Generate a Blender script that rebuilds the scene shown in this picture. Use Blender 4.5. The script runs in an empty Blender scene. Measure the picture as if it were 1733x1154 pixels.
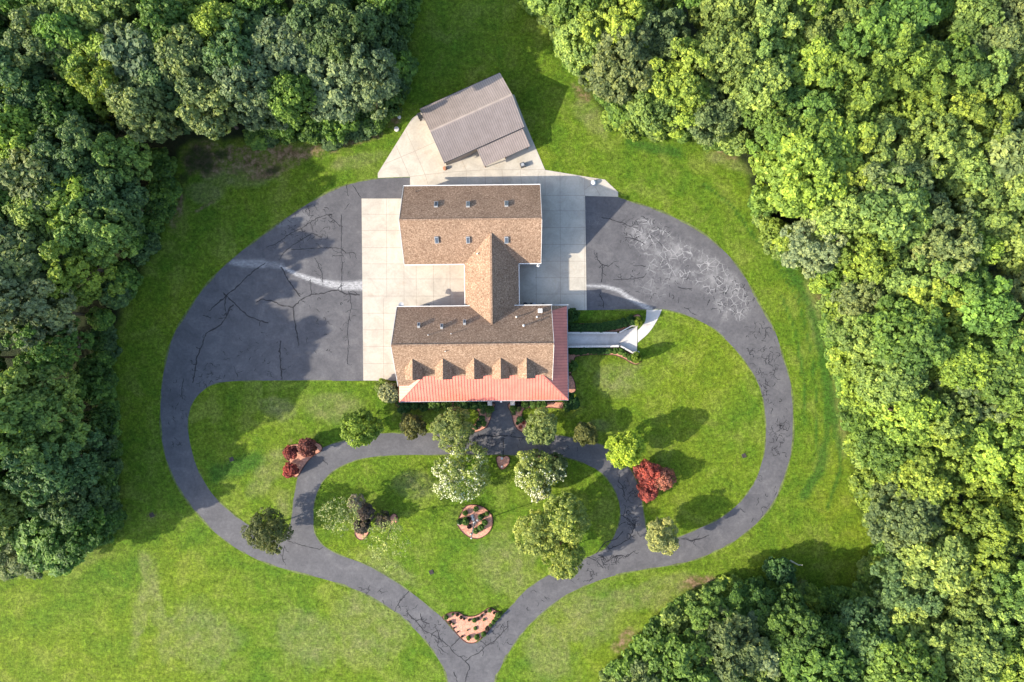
import bpy, math, random
import numpy as np
from mathutils import Vector, Matrix
from mathutils.geometry import tessellate_polygon

SC = bpy.context.scene
COL = SC.collection
R_ = math.radians
# ------------------------------------------------------------------ camera
S = 0.1                 # metres per photo pixel at ground level
CAMH = 115.53
CX, CY = 866.5, 577.0
cd = bpy.data.cameras.new('camera'); cam = bpy.data.objects.new('camera', cd); COL.objects.link(cam)
cd.sensor_width = 36; cd.lens = 24; cd.clip_start = 1; cd.clip_end = 6000
cam.location = (0, 0, CAMH)
SC.camera = cam
# ------------------------------------------------------------------ light
SUN_EL, SUN_AZ = 28.5, 251.0            # azimuth clockwise from +Y (photo up)
w = bpy.data.worlds.new("World"); SC.world = w; w.use_nodes = True
nt = w.node_tree; nt.nodes.clear()
sky = nt.nodes.new('ShaderNodeTexSky'); sky.sky_type = 'NISHITA'; sky.sun_disc = False
sky.sun_elevation = R_(SUN_EL); sky.sun_rotation = R_(SUN_AZ); sky.air_density = 1.0; sky.dust_density = 1.7; sky.ozone_density = 1.0
bg = nt.nodes.new('ShaderNodeBackground'); bg.inputs['Strength'].default_value = 0.15
wo = nt.nodes.new('ShaderNodeOutputWorld')
nt.links.new(sky.outputs[0], bg.inputs[0]); nt.links.new(bg.outputs[0], wo.inputs[0])
sl = bpy.data.lights.new('sun', 'SUN'); sl.energy = 3.3; sl.angle = R_(0.6); sl.color = (1, 0.91, 0.76)
so = bpy.data.objects.new('sun', sl); COL.objects.link(so)
az = R_(SUN_AZ); el = R_(SUN_EL)
TOSUN = Vector((math.sin(az)*math.cos(el), math.cos(az)*math.cos(el), math.sin(el)))
so.rotation_euler = TOSUN.to_track_quat('Z', 'Y').to_euler(); so.location = TOSUN*300
SC.view_settings.view_transform = 'Standard'; SC.view_settings.look = 'None'
SC.view_settings.exposure = 1.62; SC.view_settings.gamma = 1
SC.cycles.max_bounces = 6; SC.cycles.diffuse_bounces = 3; SC.cycles.transmission_bounces = 4
SC.cycles.transparent_max_bounces = 4; SC.cycles.glossy_bounces = 2

# ------------------------------------------------------------------ helpers
def G(x, y, z=0.0):                     # survey position (plan, photo units) -> world
    return Vector(((x-CX)*S, (CY-y)*S, z))
def P(x, y, z=0.0):                     # point seen at photo x,y that stands z metres up -> world
    f = (CAMH-z)/CAMH
    return Vector(((x-CX)*S*f, (CY-y)*S*f, z))
def proj(v):
    f = CAMH/(CAMH-v[2]); return (CX+v[0]/S*f, CY-v[1]/S*f)
def Z(ox, oy, sc, pts):                 # survey notes taken on an enlarged tile
    return [(ox+x/sc, oy+y/sc) for x, y in pts]
def smooth(pts, closed=True, n=4):
    out = []; N = len(pts)
    rng = range(N) if closed else range(N-1)
    g = (lambda i: pts[i % N]) if closed else (lambda i: pts[max(0, min(N-1, i))])
    for i in rng:
        p0, p1, p2, p3 = g(i-1), g(i), g(i+1), g(i+2)
        if abs(p1[0]-p2[0])+abs(p1[1]-p2[1]) < 1e-6: continue
        for k in range(n):
            t = k/n
            out.append(tuple(0.5*(2*p1[a]+(p2[a]-p0[a])*t+(2*p0[a]-5*p1[a]+4*p2[a]-p3[a])*t*t+(3*p1[a]-p0[a]-3*p2[a]+p3[a])*t**3) for a in (0, 1)))
    if not closed: out.append(tuple(pts[-1]))
    return out
def inpoly(X, Y, poly):
    X = np.asarray(X, float); Y = np.asarray(Y, float)
    ins = np.zeros(X.shape, bool); n = len(poly); j = n-1
    for i in range(n):
        xi, yi = poly[i]; xj, yj = poly[j]
        if yi != yj:
            c = ((yi > Y) != (yj > Y)) & (X < (xj-xi)*(Y-yi)/(yj-yi)+xi)
            ins ^= c
        j = i
    return ins
def pldist(X, Y, pts):
    d = np.full(np.shape(X), 1e9)
    for (x0, y0), (x1, y1) in zip(pts[:-1], pts[1:]):
        L = (x1-x0)**2+(y1-y0)**2+1e-9
        t = np.clip(((X-x0)*(x1-x0)+(Y-y0)*(y1-y0))/L, 0, 1)
        d = np.minimum(d, np.hypot(X-x0-t*(x1-x0), Y-y0-t*(y1-y0)))
    return d
def sstep(a, b, x):
    t = np.clip((x-a)/(b-a), 0, 1); return t*t*(3-2*t)

def tag(o, label=None, cat=None, group=None, kind=None):
    if label: o['label'] = label
    if cat: o['category'] = cat
    if group: o['group'] = group
    if kind: o['kind'] = kind
    return o
def empty(name, loc, rz=0, parent=None):
    o = bpy.data.objects.new(name, None); COL.objects.link(o); o.location = loc; o.rotation_euler = (0, 0, rz)
    o.empty_display_size = 0.5
    if parent: o.parent = parent
    return o
class MB:
    def __init__(s): s.v = []; s.f = []; s.m = []
    def add(s, vs, fs, m=0):
        b = len(s.v); s.v += [tuple(v) for v in vs]
        for f in fs: s.f.append([b+i for i in f]); s.m.append(m)
    def box(s, c, d, rz=0, m=0):
        x, y, z = d[0]/2, d[1]/2, d[2]/2; M = Matrix.Rotation(rz, 3, 'Z'); c = Vector(c)
        vs = [c+M@Vector((a*x, b*y, e*z)) for e in (-1, 1) for a, b in ((-1, -1), (1, -1), (1, 1), (-1, 1))]
        s.add(vs, [(3, 2, 1, 0), (4, 5, 6, 7), (0, 1, 5, 4), (1, 2, 6, 5), (2, 3, 7, 6), (3, 0, 4, 7)], m)
    def slab(s, poly, t, m=0, down=None):       # planar polygon thickened downward
        poly = [Vector(p) for p in poly]; n = len(poly); d = down or Vector((0, 0, -t))
        vs = poly+[p+d for p in poly]
        s.add(vs, [tuple(range(n)), tuple(range(2*n-1, n-1, -1))]+[(i, i+n, (i+1) % n+n, (i+1) % n) for i in range(n)], m)
    def beam(s, a, b, wd, h, up=(0, 0, 1), m=0):
        a = Vector(a); b = Vector(b); t = (b-a)
        if t.length < 1e-4: return
        t.normalize(); up = Vector(up); sd = t.cross(up).normalized(); u = sd.cross(t).normalized()
        vs = [p+sd*(i*wd/2)+u*(j*h) for p in (a, b) for i, j in ((-1, 0), (1, 0), (1, 1), (-1, 1))]
        s.add(vs, [(0, 1, 2, 3), (7, 6, 5, 4), (0, 4, 5, 1), (1, 5, 6, 2), (2, 6, 7, 3), (3, 7, 4, 0)], m)
    def tube(s, pts, rad, n=7, m=0, cap=True):
        pts = [Vector(p) for p in pts]; b = len(s.v); k = len(pts)
        for i, p in enumerate(pts):
            t = (pts[min(i+1, k-1)]-pts[max(i-1, 0)]).normalized()
            a = t.orthogonal().normalized() if abs(t.z) < .95 else (Vector((1, 0, 0))-t*t.x).normalized()
            c = t.cross(a)
            r = rad[i] if hasattr(rad, '__len__') else rad
            for j in range(n):
                q = 2*math.pi*j/n; s.v.append(tuple(p+a*(r*math.cos(q))+c*(r*math.sin(q))))
        for i in range(k-1):
            for j in range(n):
                s.f.append([b+i*n+j, b+i*n+(j+1) % n, b+(i+1)*n+(j+1) % n, b+(i+1)*n+j]); s.m.append(m)
        if cap:
            s.f.append([b+(k-1)*n+j for j in range(n)]); s.m.append(m)
            s.f.append([b+j for j in reversed(range(n))]); s.m.append(m)
    def lathe(s, c, prof, n=12, m=0):
        b = len(s.v); k = len(prof)
        for r, z in prof:
            for j in range(n):
                q = 2*math.pi*j/n; s.v.append((c[0]+r*math.cos(q), c[1]+r*math.sin(q), c[2]+z))
        for i in range(k-1):
            for j in range(n):
                s.f.append([b+i*n+j, b+i*n+(j+1) % n, b+(i+1)*n+(j+1) % n, b+(i+1)*n+j]); s.m.append(m)
        s.f.append([b+(k-1)*n+j for j in range(n)]); s.m.append(m)
    def sheet(s, outer, holes, z, skirt=0.1, m=0):   # flat area, photo coords
        loops = [outer]+holes
        vv = [[Vector(((x-CX)*S, (CY-y)*S, z)) for x, y in L] for L in loops]
        tr = tessellate_polygon(vv); flat = [v for L in vv for v in L]
        fs = []
        for a, b_, c in tr:
            A, B, C = flat[a], flat[b_], flat[c]
            cr = (B-A).cross(C-A).z
            if abs(cr) < 1e-9: continue
            fs.append((a, b_, c) if cr > 0 else (a, c, b_))
        s.add(flat, fs, m)
        for L in vv:
            n = len(L)
            lo = [v-Vector((0, 0, skirt)) for v in L]
            s.add(L+lo, [(i, (i+1) % n, (i+1) % n+n, i+n) for i in range(n)], m)
    def ribbon(s, pts, wd, z, m=0, jit=0.0, rng=None):
        pp = [Vector(((x-CX)*S, (CY-y)*S, z)) for x, y in pts]
        n = len(pp); L = []; 
        for i, p in enumerate(pp):
            t = (pp[min(i+1, n-1)]-pp[max(i-1, 0)]); t.z = 0
            if t.length < 1e-6: t = Vector((1, 0, 0))
            t.normalize(); nn = Vector((-t.y, t.x, 0)); ww = wd*(1+(rng.uniform(-jit, jit) if rng else 0))/2
            L += [p+nn*ww, p-nn*ww]
        s.add(L, [(2*i, 2*i+1, 2*i+3, 2*i+2) for i in range(n-1)], m)
    def build(s, name, mats, parent=None, smooth_=False):
        me = bpy.data.meshes.new(name); me.from_pydata(s.v, [], s.f)
        for mm in (mats if isinstance(mats, (list, tuple)) else [mats]): me.materials.append(mm)
        me.polygons.foreach_set('material_index', s.m)
        if smooth_: me.polygons.foreach_set('use_smooth', [True]*len(s.f))
        me.update()
        o = bpy.data.objects.new(name, me); COL.objects.link(o)
        if parent: o.parent = parent
        return o

# ------------------------------------------------------------------ materials
class NT:
    def __init__(s, name):
        s.mat = bpy.data.materials.new(name); s.mat.use_nodes = True; s.t = s.mat.node_tree; s.t.nodes.clear()
        s.out = s.n('ShaderNodeOutputMaterial')
        s.co = s.n('ShaderNodeTexCoord').outputs['Object']
    def n(s, typ, **kw):
        nd = s.t.nodes.new(typ)
        for k, v in kw.items(): setattr(nd, k, v)
        return nd
    def l(s, a, b): s.t.links.new(a, b)
    def noise(s, scale, detail=4, rough=.6, co=None, w=0):
        nd = s.n('ShaderNodeTexNoise'); nd.inputs['Scale'].default_value = scale; nd.inputs['Detail'].default_value = detail
        nd.inputs['Roughness'].default_value = rough; nd.inputs['Distortion'].default_value = w
        s.l(co or s.co, nd.inputs['Vector']); return nd.outputs['Fac']
    def mapping(s, scale=(1, 1, 1), rot=(0, 0, 0), co=None):
        nd = s.n('ShaderNodeMapping'); nd.inputs['Scale'].default_value = scale; nd.inputs['Rotation'].default_value = rot
        s.l(co or s.co, nd.inputs['Vector']); return nd.outputs[0]
    def ramp(s, fac, stops):
        nd = s.n('ShaderNodeValToRGB'); cr = nd.color_ramp
        while len(cr.elements) < len(stops): cr.elements.new(0.5)
        for e, (p, c) in zip(cr.elements, stops):
            e.position = p; e.color = (*c, 1) if hasattr(c, '__len__') else (c, c, c, 1)
        s.l(fac, nd.inputs[0]); return nd.outputs[0]
    def mix(s, fac, a, b, mode='MIX'):
        nd = s.n('ShaderNodeMix', data_type='RGBA', blend_type=mode)
        for i, v in ((0, fac), (6, a), (7, b)):
            if hasattr(v, 'is_linked') or isinstance(v, bpy.types.NodeSocket): s.l(v, nd.inputs[i])
            elif i == 0: nd.inputs[0].default_value = v
            else: nd.inputs[i].default_value = (*v, 1) if hasattr(v, '__len__') else (v, v, v, 1)
        return nd.outputs[2]
    def math(s, op, a, b=0.0, clamp=False):
        nd = s.n('ShaderNodeMath', operation=op, use_clamp=clamp)
        for i, v in enumerate((a, b)):
            if isinstance(v, bpy.types.NodeSocket): s.l(v, nd.inputs[i])
            else: nd.inputs[i].default_value = v
        return nd.outputs[0]
    def attr(s, name): 
        nd = s.n('ShaderNodeAttribute'); nd.attribute_name = name; return nd.outputs['Fac']
    def bsdf(s, col, rough=.8, metal=0, spec=.3, bump=None, bstr=.5, bdist=.05):
        b = s.n('ShaderNodeBsdfPrincipled')
        for k, v in (('Base Color', col), ('Roughness', rough), ('Metallic', metal), ('Specular IOR Level', spec)):
            if isinstance(v, bpy.types.NodeSocket): s.l(v, b.inputs[k])
            else: b.inputs[k].default_value = (*v, 1) if hasattr(v, '__len__') else v
        if bump is not None:
            bp = s.n('ShaderNodeBump'); bp.inputs['Strength'].default_value = bstr; bp.inputs['Distance'].default_value = bdist
            s.l(bump, bp.inputs['Height']); s.l(bp.outputs[0], b.inputs['Normal'])
        s.l(b.outputs[0], s.out.inputs[0]); s.b = b
        return s.mat

def m_plain(name, c, rough=.6, metal=0, var=.15, sc=3, spec=.3):
    t = NT(name); f = t.noise(sc)
    return t.bsdf(t.ramp(f, [(.3, tuple(x*(1-var) for x in c)), (.7, tuple(min(1, x*(1+var)) for x in c))]), rough, metal, spec)

def m_grass():
    t = NT('lawn_grass')
    big = t.noise(.045, 3, .55); mid = t.noise(.22, 4, .62, w=.6); fine = t.noise(1.1, 6, .8); tuft = t.noise(1.9, 6, .92)
    c1 = t.ramp(big, [(.38, (.084, .160, .012)), (.5, (.122, .190, .012)), (.62, (.172, .220, .013))])
    c2 = t.ramp(mid, [(.34, (.066, .146, .012)), (.5, (.118, .186, .015)), (.66, (.200, .240, .045))])
    c = t.mix(.55, c1, c2)
    sp = t.noise(.75, 5, .7)
    c = t.mix(1, c, t.ramp(sp, [(.36, .80), (.5, 1.), (.64, 1.18)]), 'MULTIPLY')
    c = t.mix(t.math('MULTIPLY', t.attr('dry'), t.ramp(t.noise(.5, 5, .7), [(.3, .15), (.65, 1.)])), c, (.210, .215, .085))
    c = t.mix(t.math('MULTIPLY', t.attr('lush'), .75), c, (.036, .110, .014))
    fm = t.ramp(fine, [(.28, .66), (.55, 1.0), (.76, 1.36)])
    c = t.mix(1.0, c, fm, 'MULTIPLY')
    tm = t.ramp(tuft, [(.34, .30), (.5, 1.0), (.66, 1.95)])
    c = t.mix(1.0, c, tm, 'MULTIPLY')
    # clover/dead straw specks
    vor = t.noise(2.3, 2, .5)
    c = t.mix(t.math('MULTIPLY', t.ramp(vor, [(.62, 0.), (.74, 1.)]), .35), c, (.20, .20, .07))
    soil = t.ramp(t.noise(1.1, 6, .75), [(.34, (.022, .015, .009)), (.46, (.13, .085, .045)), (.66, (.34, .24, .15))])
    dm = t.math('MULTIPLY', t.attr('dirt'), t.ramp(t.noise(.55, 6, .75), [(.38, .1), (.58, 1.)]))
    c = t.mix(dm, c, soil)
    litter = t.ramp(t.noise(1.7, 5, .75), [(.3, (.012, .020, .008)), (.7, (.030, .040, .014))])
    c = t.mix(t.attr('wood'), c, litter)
    h = t.math('ADD', t.math('MULTIPLY', fine, .6), tuft)
    m = t.bsdf(c, .9, 0, .12, bump=h, bstr=1.0, bdist=.35)
    return m
def m_asphalt():
    t = NT('asphalt')
    a = t.noise(.35, 5, .65, w=.5); b = t.noise(2.2, 5, .7); f = t.noise(14, 3, .8)
    c = t.ramp(a, [(.3, (.068, .066, .071)), (.55, (.092, .089, .094)), (.75, (.122, .117, .119))])
    c = t.mix(1, c, t.ramp(b, [(.3, .82), (.7, 1.18)]), 'MULTIPLY')
    c = t.mix(1, c, t.ramp(f, [(.25, .8), (.75, 1.2)]), 'MULTIPLY')
    streak = t.noise(.6, 5, .75, co=t.mapping((.25, 1.6, 1), (0, 0, R_(14))), w=.8)
    c = t.mix(t.math('MULTIPLY', t.ramp(streak, [(.6, 0.), (.78, 1.)]), .25), c, (.22, .21, .21))
    # mineral wash
    st = t.attr('wash'); sn = t.noise(1.6, 8, .8, co=t.mapping((1, 2.2, 1), (0, 0, R_(20))))
    sm = t.math('MULTIPLY', t.math('MULTIPLY', st, t.ramp(sn, [(.34, .05), (.62, 1.)])), .95, True)
    c = t.mix(sm, c, (.44, .435, .43))
    # alligator cracking filled with pale fines
    al = t.attr('craze')
    wv = t.n('ShaderNodeVectorMath', operation='MULTIPLY_ADD')
    nz = t.n('ShaderNodeTexNoise'); nz.inputs['Scale'].default_value = .8; nz.inputs['Detail'].default_value = 1.5; t.l(t.co, nz.inputs['Vector'])
    t.l(nz.outputs['Color'], wv.inputs[0]); wv.inputs[1].default_value = (.40, .40, 0); t.l(t.co, wv.inputs[2])
    v = t.n('ShaderNodeTexVoronoi', feature='DISTANCE_TO_EDGE'); v.inputs['Scale'].default_value = .85; t.l(wv.outputs[0], v.inputs['Vector'])
    ln = t.ramp(v.outputs['Distance'], [(.010, 1.), (.055, 0.)])
    v2 = t.n('ShaderNodeTexVoronoi', feature='DISTANCE_TO_EDGE'); v2.inputs['Scale'].default_value = 1.9; t.l(wv.outputs[0], v2.inputs['Vector'])
    ln2 = t.math('MULTIPLY', t.ramp(v2.outputs['Distance'], [(.01, 1.), (.06, 0.)]), .35)
    brk = t.ramp(t.noise(.5, 4, .7), [(.40, 0.), (.54, 1.)])
    lm = t.math('MULTIPLY', t.math('MULTIPLY', t.math('MAXIMUM', ln, ln2), brk), al, True)
    hz = t.math('MULTIPLY', t.math('MULTIPLY', t.ramp(t.noise(.42, 5, .7), [(.46, 0.), (.66, 1.)]), al), .28)
    c = t.mix(t.math('MAXIMUM', t.math('MULTIPLY', lm, .52), hz), c, (.42, .41, .405))
    return t.bsdf(c, .82, 0, .35, bump=f, bstr=.35, bdist=.02)
def m_concrete(name='concrete', base=(.46, .415, .345)):
    t = NT(name); a = t.noise(.3, 6, .7, w=.8); b = t.noise(3, 5, .7); 
    c = t.ramp(a, [(.36, tuple(x*.80 for x in base)), (.7, tuple(x*1.08 for x in base))])
    c = t.mix(1, c, t.ramp(b, [(.3, .92), (.7, 1.06)]), 'MULTIPLY')
    r = t.ramp(t.noise(.45, 5, .7), [(.58, 0.), (.72, 1.)])
    c = t.mix(t.math('MULTIPLY', r, .35), c, (.36, .26, .17))
    return t.bsdf(c, .85, 0, .25, bump=b, bstr=.15, bdist=.02)
def m_shingle():
    t = NT('roof_shingle')
    a = t.noise(4.2, 3, .75, co=t.mapping((1, 1, 1)), w=.3); b = t.noise(.35, 4, .6); f = t.noise(8.5, 2, .7)
    c = t.ramp(a, [(.30, (.115, .066, .042)), (.48, (.212, .135, .088)), (.68, (.37, .262, .182))])
    c = t.mix(1, c, t.ramp(f, [(.3, .68), (.7, 1.32)]), 'MULTIPLY')
    c = t.mix(1, c, t.ramp(b, [(.3, .9), (.7, 1.1)]), 'MULTIPLY')
    return t.bsdf(c, .9, 0, .2, bump=a, bstr=.5, bdist=.03)
def m_mulch():
    t = NT('brick_chip_mulch'); a = t.noise(4.5, 4, .75); b = t.noise(1.1, 3, .6)
    c = t.ramp(a, [(.28, (.30, .13, .085)), (.5, (.52, .245, .165)), (.72, (.70, .40, .28))])
    c = t.mix(1, c, t.ramp(b, [(.3, .88), (.7, 1.1)]), 'MULTIPLY')
    return t.bsdf(c, .9, 0, .15, bump=a, bstr=.6, bdist=.05)
def m_metalroof(name, c, weather=.12):
    t = NT(name); a = t.noise(.8, 4, .6); b = t.noise(5, 3, .7)
    k = t.ramp(a, [(.3, tuple(x*(1-weather) for x in c)), (.7, tuple(min(1, x*(1+weather)) for x in c))])
    k = t.mix(1, k, t.ramp(b, [(.3, .94), (.7, 1.05)]), 'MULTIPLY')
    return t.bsdf(k, .42, 0.0, .5)
def m_leaf():
    t = NT('foliage')
    oi = t.n('ShaderNodeObjectInfo'); ti = t.attr('tint')
    k = t.ramp(ti, [(0., (.34, .44, .48)), (.5, (1., 1., 1.)), (1., (1.95, 1.70, 1.25))])
    c = t.mix(1, oi.outputs['Color'], k, 'MULTIPLY')
    d = t.n('ShaderNodeBsdfPrincipled'); t.l(c, d.inputs['Base Color']); d.inputs['Roughness'].default_value = .6
    d.inputs['Specular IOR Level'].default_value = .25
    tr = t.n('ShaderNodeBsdfTranslucent'); t.l(t.mix(1, c, (1.1, 1.25, .5), 'MULTIPLY'), tr.inputs[0])
    mx = t.n('ShaderNodeMixShader'); mx.inputs[0].default_value = .28
    t.l(d.outputs[0], mx.inputs[1]); t.l(tr.outputs[0], mx.inputs[2]); t.l(mx.outputs[0], t.out.inputs[0])
    return t.mat
def m_bark():
    t = NT('bark'); a = t.noise(3, 5, .7, co=t.mapping((4, 4, .6)))
    return t.bsdf(t.ramp(a, [(.3, (.045, .032, .022)), (.7, (.17, .13, .095))]), .9, 0, .1, bump=a, bstr=.7, bdist=.05)
def m_brick():
    t = NT('brick_wall'); br = t.n('ShaderNodeTexBrick'); br.inputs['Scale'].default_value = 1
    br.inputs['Brick Width'].default_value = .22; br.inputs['Row Height'].default_value = .075; br.inputs['Mortar Size'].default_value = .01
    br.inputs['Color1'].default_value = (.30, .10, .065, 1); br.inputs['Color2'].default_value = (.21, .075, .05, 1); br.inputs['Mortar'].default_value = (.4, .36, .32, 1)
    g = t.n('ShaderNodeNewGeometry'); 
    sep = t.n('ShaderNodeSeparateXYZ'); t.l(t.co, sep.inputs[0]); cb = t.n('ShaderNodeCombineXYZ')
    t.l(t.math('ADD', sep.outputs[0], sep.outputs[1]), cb.inputs[0]); t.l(sep.outputs[2], cb.inputs[1]); t.l(cb.outputs[0], br.inputs['Vector'])
    return t.bsdf(br.outputs['Color'], .85, 0, .2)
M = dict(grass=m_grass(), asphalt=m_asphalt(), concrete=m_concrete(), concrete2=m_concrete('pale_concrete', (.52, .49, .455)),
         shingle=m_shingle(), mulch=m_mulch(), red=m_metalroof('red_metal_roof', (.68, .205, .140)), redrib=m_metalroof('red_metal_seam', (.50, .12, .085)),
         tan=m_metalroof('taupe_metal_roof', (.34, .272, .228)), tanrib=m_metalroof('taupe_metal_rib', (.22, .18, .162)),
         leaf=m_leaf(), bark=m_bark(), brick=m_brick(), white=m_plain('white_paint', (.62, .60, .57), .5, var=.05),
         crack=m_plain('crack_sealer', (.016, .015, .017), .55), joint=m_plain('slab_joint', (.27, .235, .195), .9),
         thatch=m_plain('grass_thatch', (.10, .125, .035), .9, var=.5, sc=1.5),
         edge=m_plain('dark_edging', (.085, .035, .025), .8), dark=m_plain('dark_metal', (.03, .032, .036), .4), grey=m_plain('grey_metal', (.30, .31, .32), .4),
         glass=m_plain('window_glass', (.035, .045, .06), .08, var=.1, spec=.8), sky=m_plain('skylight_glass', (.06, .07, .085), .15, spec=.7),
         wood=m_plain('weathered_wood', (.23, .14, .08), .8, var=.3, sc=6), siding=m_plain('tan_siding', (.36, .30, .24), .7, var=.08),
         stone=m_plain('pale_stone', (.50, .47, .43), .8, var=.25, sc=5), blossom=m_plain('white_blossom', (.56, .56, .36), .8, var=.1),
         soil=m_plain('bare_soil', (.09, .06, .04), .95, var=.5, sc=4), rust=m_plain('rusty_wood', (.34, .14, .08), .8, var=.3, sc=5))

# ------------------------------------------------------------------ surveyed outlines (photo units)
Lwood = [(706,-90),(704,0),(692,60),(690,140),(678,188),(640,222),(560,243),(500,236),(440,243),(370,240),(312,250),(296,290),(300,330),(288,362),(266,410),(240,460),(214,520),(196,560),(190,640),(195,690),(205,760),(202,830),(206,880),(178,905),(100,935),(30,955),(-90,985),(-90,-90)]
Rwood = [(880,-90),(888,0),(915,30),(936,60),(957,110),(985,140),(1010,180),(1032,210),(1060,228),(1110,230),(1180,240),(1238,255),(1262,290),(1268,330),(1277,380),(1300,420),(1340,450),(1375,482),(1392,520),(1400,600),(1418,660),(1432,720),(1442,790),(1444,850),(1472,885),(1482,930),(1458,960),(1445,992),(1400,1003),(1345,992),(1300,985),(1240,985),(1190,990),(1150,1022),(1110,1052),(1075,1092),(1042,1122),(1005,1160),(985,1240),(1830,1240),(1830,-90)]

drive_outer = smooth([(752,1250),(752,1250),(757,1154),(738,1110),(719,1084),(696,1059),(666,1034),(610,1002),(553,981),(485,964),(436,947),(396,925),(364,901),(327,861),(299,820),(281,776),(273,735),(271.5,693),(274,652),(281,608),(293,568),(312,535),(338,496),(369,460),(400,432),(444,398),(492.6,363),(534,337),(562,321.6),(586,313),(614,306),(638,302),(638,302),(693,300),(693,300),
    (990,331),(990,331),(1045,333),(1045,333),(1061,338.8),(1099,350),(1144,369),(1186,392),(1220,419.6),(1255,459.5),(1290,522),(1311,560),(1328,612),(1339,654),(1342.5,700),(1341,755),(1326,812),(1302,862),(1254,908),(1211,933),(1161,952),(1100,962),(1042,973.5),(989,992),(951,1011.7),(912,1043),(886,1069),(862,1102.5),(847,1131),(838,1154),(834,1250),(834,1250)], True, 4)
isl_left = smooth([(615,644),(615,644),(500,644),(430,644.3),(389,645.6),(361,650.5),(342,662),(326,682),(318.5,709),(320,740),(330,782),(343.5,811),(364,841),(400,874),(430,893),(462,907),(482,903),(492,884),(495,855),(498.5,834),(504,806),(516.5,785),(547,757.5),(583,745),(615,736),(644,733),(686,732.5),(719,732),(760,733),(790,733),(808,728),(822,714.5),(831,700),(834,681),(834,681),(834,645),(834,645)])
isl_right = smooth([(960,524.7),(960,524.7),(1120,523.8),(1120,523.8),(1144,528.5),(1175,539),(1210,558),(1241,587.8),(1265.5,619),(1283,650),(1292,682),(1296,730),(1292,770),(1283,802),(1270,826),(1245,857),(1211,880.5),(1161,903.6),(1120,918),(1104,917),(1096,903),(1090,871),(1085.5,840),(1078,815),(1068,796),(1052,775),(1031,759),(1009,749),(968,740),(930,734.5),(886,730),(874,719),(866,700),(863,681),(863,681),(863,645),(863,645),(960,645),(960,645)])
isl_oval = smooth([(744,769.7),(677,770.4),(644,772),(616,775.5),(589,784),(564,798),(545,817),(535,840),(531,862),(531.5,896),(539,913),(555,928.5),(589,944),(628,959),(670,984),(696,1002.6),(722,1023),(749,1045.4),(749,1045.4),(766,1066),(784,1083),(797.5,1088),(810,1086),(821,1074),(834,1058),(853,1037.6),(853,1037.6),(870,1019.4),(893,996),(930,971.4),(960,959),(993,943),(1024.6,927),(1040,905),(1048,880),(1049,858),(1043,836.6),(1031,815),(1012,796),(987,783.5),(962,776),(937,772.6),(875,770.4),(828,769.6)])

rngj = random.Random(5)
def jitter(L, a=0.6):
    return [(x+rngj.uniform(-a, a), y+rngj.uniform(-a, a)) for x, y in L]

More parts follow.
